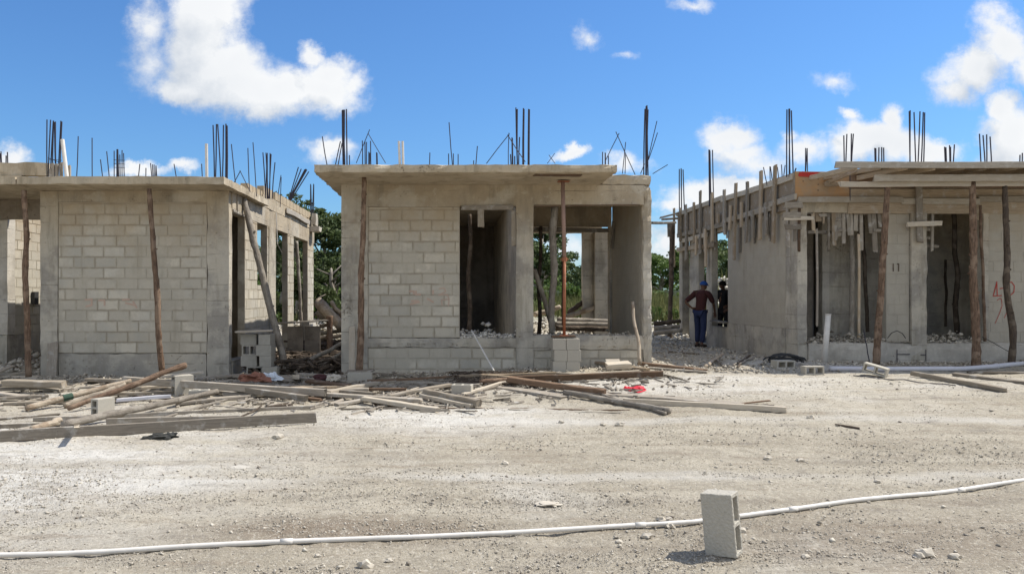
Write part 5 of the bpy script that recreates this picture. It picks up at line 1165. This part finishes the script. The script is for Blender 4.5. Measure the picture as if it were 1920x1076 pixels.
# ================================================================== people
def skin(name, verts, edges, rad, mt, parent, sub=2, root=0):
    me = bpy.data.meshes.new(name); off = parent_loc(parent); me.from_pydata([tuple(Vector(v)-off) for v in verts], edges, [])
    o = link(name, me, parent, mt); sm = o.modifiers.new('skin', 'SKIN'); sm.use_smooth_shade = True
    for i, r_ in enumerate(rad):
        sv = me.skin_vertices[0].data[i]; sv.radius = r_ if isinstance(r_, tuple) else (r_, r_); sv.use_root = (i == root)
    s2 = o.modifiers.new('sub', 'SUBSURF'); s2.levels = sub; s2.render_levels = sub; return o
def person(base, pose, fwd, mats, label, cap=True, H=1.68):
    """pose: joints in (right, forward, up) for a body H tall; limbs joined at the pelvis"""
    fwd = Vector(fwd).normalized(); rt = fwd.cross(Vector((0, 0, 1))); up = Vector((0, 0, 1)); base = Vector(base); k = H/1.68
    W_ = lambda p: base+(rt*p[0]+fwd*p[1]+up*p[2])*k
    root = empty('person', base, label, 'person')
    J = pose; names = list(J); idx = {n_: i for i, n_ in enumerate(names)}
    body_r = dict(pelvis=(.115, .10), belly=(.115, .095), chest=(.15, .105), neck_base=(.075, .07), neck=.052, chin=(.062, .07), head=(.078, .092), crown=(.06, .07), hip_l=.085, hip_r=.085, knee_l=.056, knee_r=.056, ankle_l=.037, ankle_r=.037, heel_l=.036, heel_r=.036, toe_l=.034, toe_r=.034,
        sh_l=.058, sh_r=.058, el_l=.038, el_r=.038, wr_l=.026, wr_r=.026, palm_l=(.036, .018), palm_r=(.036, .018))
    E = [('pelvis','belly'),('belly','chest'),('chest','neck_base'),('neck_base','neck'),('neck','chin'),('chin','head'),('head','crown')]
    for s_ in 'lr': E += [('pelvis','hip_'+s_),('hip_'+s_,'knee_'+s_),('knee_'+s_,'ankle_'+s_),('ankle_'+s_,'heel_'+s_),('heel_'+s_,'toe_'+s_),('neck_base','sh_'+s_),('sh_'+s_,'el_'+s_),('el_'+s_,'wr_'+s_),('wr_'+s_,'palm_'+s_)]
    V_ = [W_(J[n_]) for n_ in names]; RR = [body_r[n_] for n_ in names]; ED = [(idx[a], idx[b]) for a, b in E]
    RR = [tuple(q*k for q in r_) if isinstance(r_, tuple) else r_*k for r_ in RR]
    for s_ in 'lr':     # five fingers rooted in the palm
        pw, pp = Vector(J['wr_'+s_]), Vector(J['palm_'+s_]); d = (pp-pw).normalized(); sd_ = d.cross(Vector((0, 1, .3))).normalized(); nn = d.cross(sd_)
        for fi, (o_, l_) in enumerate(((-.030, .062), (-.010, .074), (.011, .070), (.030, .055))):
            a = pp+sd_*o_+d*.02; b_ = a+d*l_*.5+nn*.012; c_ = b_+d*l_*.4+nn*.022; i0 = len(V_)
            V_ += [W_(a), W_(b_), W_(c_)]; RR += [.0105, .0095, .0075]; ED += [(idx['palm_'+s_], i0), (i0, i0+1), (i0+1, i0+2)]
        a = pw.lerp(pp, .55)-sd_*.036; b_ = a+d*.035-sd_*.018+nn*.01; i0 = len(V_); V_ += [W_(a), W_(b_)]; RR += [.012, .0095]; ED += [(idx['palm_'+s_], i0), (i0, i0+1)]
    body = skin('body', V_, ED, RR, mats['skin'], root, 2, idx['pelvis'])
    # face
    hd, cr = Vector(J['head']), Vector(J['crown']); hf = Vector(J.get('_face', (0, 1, 0))) if False else FACE.get(label, Vector((0, 1, 0)))
    hs = hf.cross(Vector((0, 0, 1))).normalized(); fp = hd+hf*.088
    m_ = MB(); m_.tube([W_(fp+Vector((0, 0, .015))), W_(fp+hf*.018-Vector((0, 0, .03)))], [.009, .016], 7); m_.build('nose', mats['skin'], root)
    for sg in (-1, 1):
        m_ = MB(); c_ = fp+hs*sg*.03+Vector((0, 0, .012))-hf*.008; m_.tube([W_(c_-hf*.004), W_(c_+hf*.004)], .011, 8); m_.build('eye', 'skin_eye', root)
        m_ = MB(); c_ = hd+hs*sg*.082-Vector((0, 0, .005)); m_.tube([W_(c_+Vector((0, 0, .025))), W_(c_), W_(c_-Vector((0, 0, .025)))], [.012, .018, .01], 7); m_.build('ear', mats['skin'], root)
    m_ = MB(); c_ = fp-Vector((0, 0, .052)); m_.tube([W_(c_-hs*.022), W_(c_+hs*.022)], .006, 6); m_.build('mouth', 'maroon_cloth', root)
    # clothes: grown on the same joints, a little larger
    def garment(name, js, es, rr, mt):
        ii = {n_: i for i, n_ in enumerate(js)}; pts = []
        for n_ in js:
            if isinstance(n_, tuple): a, b, t = n_; pts.append(W_(Vector(J[a]).lerp(Vector(J[b]), t)))
            else: pts.append(W_(J[n_]))
        return skin(name, pts, [(ii[a], ii[b]) for a, b in es], [tuple(q*k for q in r_) if isinstance(r_, tuple) else r_*k for r_ in rr], mt, root, 2, 0)
    ul, ur = ('sh_l','el_l',.95), ('sh_r','el_r',.95)
    garment('shirt', ['belly','pelvis','chest','neck_base','sh_l','sh_r',ul,ur], [('belly','pelvis'),('belly','chest'),('chest','neck_base'),('neck_base','sh_l'),('neck_base','sh_r'),('sh_l',ul),('sh_r',ur)],
        [(.145, .12), (.142, .125), (.172, .125), (.09, .085), .082, .082, .066, .066], mats['shirt'])
    kl, kr = ('knee_l','ankle_l',.92), ('knee_r','ankle_r',.92)
    garment('trousers', ['pelvis','hip_l','hip_r','knee_l','knee_r',kl,kr], [('pelvis','hip_l'),('pelvis','hip_r'),('hip_l','knee_l'),('hip_r','knee_r'),('knee_l',kl),('knee_r',kr)], [(.128, .112), .098, .098, .080, .080, .066, .066], mats['trousers'])
    for s_ in 'lr':
        m_ = MB(); h_, t_ = Vector(J['heel_'+s_]), Vector(J['toe_'+s_]); m_.tube([W_(h_-(t_-h_)*.15), W_(h_.lerp(t_, .5)+Vector((0, 0, .012))), W_(t_+(t_-h_)*.2)], [.045, .052, .036], 8); m_.build('boot', 'boot', root, smooth=True)
    bm = bmesh.new(); bmesh.ops.create_uvsphere(bm, u_segments=18, v_segments=12, radius=1)
    for v_ in bm.verts:
        z_ = max(v_.co.z, -.25 if not cap else -.1); c_ = hd+Vector((0, 0, .03)); q_ = c_+hs*v_.co.x*.1+hf*v_.co.y*.112+Vector((0, 0, z_*.105)); v_.co = W_(q_)-base
    if cap:
        vs = [bm.verts.new(W_(hd+hf*(.09+.07*math.cos(a))+hs*.078*math.sin(a)+Vector((0, 0, .035-.012*math.cos(a))))-base) for a in [R(-90+15*i) for i in range(13)]]; bm.faces.new(vs)
    me = bpy.data.meshes.new('cap'); bm.to_mesh(me); bm.free()
    for p_ in me.polygons: p_.use_smooth = True
    link('cap' if cap else 'hair', me, root, mats['cap']); return root
FACE = {}
lab1 = 'man in blue cap maroon shirt and jeans, hand on hip, beside the right house'
FACE[lab1] = Vector((.25, .97, -.1)).normalized()
b1 = Vector((XP(1314, 19.75), 19.75, g(XP(1314, 19.75), 19.75)+.0))
pose1 = dict(pelvis=(0,-.03,.93), belly=(0,.0,1.08), chest=(0,.05,1.28), neck_base=(0,.09,1.42), neck=(0,.11,1.49), chin=(0,.15,1.52), head=(0,.16,1.58), crown=(0,.15,1.66),
 hip_l=(-.09,-.03,.88), hip_r=(.09,-.03,.88), knee_l=(-.10,.03,.48), knee_r=(.11,-.06,.47), ankle_l=(-.10,.0,.085), ankle_r=(.11,-.16,.085), heel_l=(-.10,-.03,.04), heel_r=(.11,-.19,.04), toe_l=(-.11,.15,.035), toe_r=(.13,-.01,.035),
 sh_l=(-.19,.07,1.39), sh_r=(.19,.07,1.38), el_l=(-.36,-.15,1.17), el_r=(.24,.22,1.12), wr_l=(-.20,-.12,1.02), wr_r=(.20,.36,.92), palm_l=(-.14,-.08,1.00), palm_r=(.19,.39,.85))
person(b1, pose1, (.72, .69, 0), dict(skin='skin_dark', shirt='maroon_cloth', trousers='denim', cap='blue_cap'), lab1, True, 1.66)
lab2 = 'dark clothed man standing inside the window of the right house, in silhouette'
FACE[lab2] = Vector((-.3, .95, 0)).normalized()
pose2 = dict(pelvis=(0,0,.93), belly=(0,.0,1.08), chest=(0,.02,1.28), neck_base=(0,.02,1.42), neck=(0,.03,1.49), chin=(0,.07,1.53), head=(0,.06,1.60), crown=(0,.05,1.68),
 hip_l=(-.09,0,.88), hip_r=(.09,0,.88), knee_l=(-.10,.03,.48), knee_r=(.11,.02,.48), ankle_l=(-.11,.0,.085), ankle_r=(.12,-.03,.085), heel_l=(-.11,-.03,.04), heel_r=(.12,-.06,.04), toe_l=(-.12,.15,.035), toe_r=(.14,.12,.035),
 sh_l=(-.19,.02,1.39), sh_r=(.19,.02,1.39), el_l=(-.27,-.03,1.12), el_r=(.27,-.02,1.12), wr_l=(-.22,.14,.95), wr_r=(.24,.12,.93), palm_l=(-.18,.19,.91), palm_r=(.22,.17,.88))
person(Vector((XP(1357, 21.4), 21.4, g(7.4, 21.4)+.0)), pose2, (-.75, -.65, 0), dict(skin='skin_dark', shirt='black_cloth', trousers='black_cloth', cap='hair'), lab2, False, 1.66)

# ================================================================== vegetation
def leaves(name, P3, size, mt, parent=None, tint=None, up=.3, asp=.55):
    n_ = len(P3); a = rng.normal(0, 1, (n_, 3)); a[:, 2] *= up+.4; a /= np.linalg.norm(a, axis=1)[:, None]
    b_ = np.cross(a, rng.normal(0, 1, (n_, 3))); b_ /= np.linalg.norm(b_, axis=1)[:, None]; s_ = size[:, None]
    c_ = np.cross(a, b_)*.22*s_
    v = np.stack([P3-a*s_*.5, P3+b_*s_*asp*.5+c_, P3+a*s_*.5, P3-b_*s_*asp*.5+c_], 1)
    off = np.array(parent_loc(parent)); v = v-off; fc = (np.arange(n_)[:, None]*4+np.arange(4)[None])
    return link(name, np_mesh(name, v.reshape(-1, 3), fc, tint if tint is not None else rng.random(n_)), parent, mt)
def crown_pts(clumps, per, spread=.5):
    P_, T_ = [], []
    for (cx_, cy_, cz_, r_) in clumps:
        q_ = rng.normal(0, 1, (per, 3)); q_ /= np.linalg.norm(q_, axis=1)[:, None]; rr = r_*rng.random(per)**spread
        P_.append(np.array([cx_, cy_, cz_])+q_*rr[:, None]*np.array([1, 1, .62])); T_.append(np.clip(rng.normal(rng.uniform(.3, .7), .18, per), 0, 1))
    return np.concatenate(P_), np.concatenate(T_)
def tree(x0, y0, h, rad, label, mt='leaf_dark', ncl=60, per=170, lsz=.10, base=.35, trunk_r=.13, cat='tree', name='tree', group=None):
    z0 = g(x0, y0); t_ = empty(name, (x0, y0, z0), label, cat, group); m_ = MB(); cl_ = []
    top = Vector((x0+random.uniform(-.3, .3), y0, z0+h*.75)); pts, rr = crooked((x0, y0, z0-.1), top, trunk_r, trunk_r*.35, 10, .12); m_.tube(pts, rr, 8, .5)
    for i in range(14):
        k_ = random.randint(3, 9); a = random.uniform(0, 6.28); L_ = rad*random.uniform(.55, 1.0); e_ = pts[k_]+Vector((math.cos(a)*L_, math.sin(a)*L_, random.uniform(.15, .5)*h*.5))
        mid = pts[k_].lerp(e_, .5)+Vector((0, 0, .12)); m_.tube([pts[k_], mid, e_], [rr[k_]*.6, rr[k_]*.4, .012], 6, .5)
        for t in (.6, .85, 1.0):
            q_ = pts[k_].lerp(e_, t); cl_.append((q_.x+random.gauss(0, .2), q_.y+random.gauss(0, .2), q_.z+random.gauss(.15, .15), rad*random.uniform(.16, .32)))
    while len(cl_) < ncl:
        a = random.uniform(0, 6.28); r_ = rad*math.sqrt(random.random()); zz_ = z0+h*(base+(1-base)*random.random()*(1-.5*(r_/rad)**2)); cl_.append((x0+math.cos(a)*r_, y0+math.sin(a)*r_, zz_, rad*random.uniform(.12, .26)))
    m_.build('trunk', 'bark_grey', t_, smooth=True)
    P_, T_ = crown_pts(cl_, per); o = leaves('crown', P_, rng.uniform(lsz*.6, lsz*1.3, len(P_)), mt, t_, T_); o['kind'] = 'thing'; return t_
tree(XP(606, 31), 31, 5.2, 1.9, 'dark feathery tree rising behind the passage between left and middle houses', ncl=80, per=120, lsz=.16, base=.3)
tree(XP(562, 29), 29, 5.2, 1.2, 'tall thin topped tree showing above the parapet of the left house', ncl=90, per=70, lsz=.13, base=.62, trunk_r=.1)
tree(XP(636, 27), 27, 3.0, 1.3, 'dense low bushy tree against the edge of the middle house', ncl=50, per=120, lsz=.14, base=.1)
tree(XP(590, 26), 26, 2.3, 1.0, 'small shrubby tree left of the dense bushy tree', ncl=40, per=180, lsz=.11, base=.1, trunk_r=.07)
tree(XP(1012, 40), 40, 4.9, 1.7, 'rounded green tree seen through the wide middle opening', 'leaf_dark', ncl=50, per=170, lsz=.17, base=.1)
tree(XP(1240, 52), 52, 3.9, 1.6, 'yellow green round bush behind the right passage', 'leaf_light', ncl=50, per=160, lsz=.17, base=.05)
tree(XP(1350, 44), 44, 2.9, 1.9, 'dark green bush seen through the side window of the right house', 'leaf_dark', ncl=50, per=170, lsz=.16, base=.05)
tree(XP(528, 42), 42, 4.2, 2.2, 'green tree seen through the side doorways of the left house', 'leaf_dark', ncl=50, per=170, lsz=.17, base=.05)
# the far scrub that reads as one mass
cl_ = []
for _ in range(520):
    x_ = random.uniform(-40, 62); y_ = random.uniform(56, 74); h_ = 4.0+2.0*float(vnoise(x_*.22, y_*.1, 51))*1.6+1.2*float(vnoise(x_*.8, 3, 52))
    z_ = g(x_, y_)+h_*random.random()**.6*.95; cl_.append((x_, y_, z_, random.uniform(.6, 1.25)))
P_, T_ = crown_pts(cl_, 190); tag(leaves('scrub_forest', P_, rng.uniform(.16, .42, len(P_)), 'leaf_dark', None, T_), 'low green scrub forest closing the view behind the site', 'scrub forest', None, 'stuff')
cl_ = [(random.uniform(-40, 60), random.uniform(49, 55), g(0, 50)+random.uniform(.2, 1.9), random.uniform(.5, 1.0)) for _ in range(220)]+[(random.uniform(-12, 22), random.uniform(45, 48), g(0, 47)+random.uniform(0, .9), random.uniform(.35, .7)) for _ in range(150)]+[(random.uniform(-10, 18), random.uniform(28, 46), .6+random.uniform(0, .5), random.uniform(.3, .65)) for _ in range(260)]
P_, T_ = crown_pts(cl_, 150); tag(leaves('bushes', P_, rng.uniform(.12, .3, len(P_)), 'leaf_light', None, T_), 'lighter green bushes in front of the scrub forest', 'undergrowth', None, 'stuff')
# tall grass and weeds
n_ = 52000; Xg = rng.uniform(-16, 30, n_); Yg = 26.5+21*rng.random(n_); Zg = gz(Xg, Yg); hg = rng.uniform(.2, .95, n_)*(1+1.2*vnoise(Xg*.6, Yg*.6, 61))
a = rng.uniform(0, 6.28, n_); wv = .035; dxg, dyg = np.cos(a)*wv, np.sin(a)*wv; lx, ly = rng.normal(0, .18, n_), rng.normal(0, .18, n_)
v = np.stack([np.stack([Xg-dxg, Yg-dyg, Zg-.05], 1), np.stack([Xg+dxg, Yg+dyg, Zg-.05], 1), np.stack([Xg+lx, Yg+ly, Zg+hg], 1)], 1)
tag(link('tall_grass', np_mesh('tall_grass', v.reshape(-1, 3), np.arange(n_*3).reshape(-1, 3), np.clip(.5+vnoise(Xg*.3, Yg*.3, 62)+rng.normal(0, .2, n_), 0, 1)), None, 'grass_blade'), 'tall yellow green grass and weeds in the field behind the houses', 'grass', None, 'stuff')
m_ = MB(); m_.rough(-45, 60, 48.2, 48.5, .6, 1.95, step=3, amp=.03); tag(m_.build('boundary_wall', 'far_wall'), 'low dull green grey boundary wall far behind in front of the forest', 'wall')
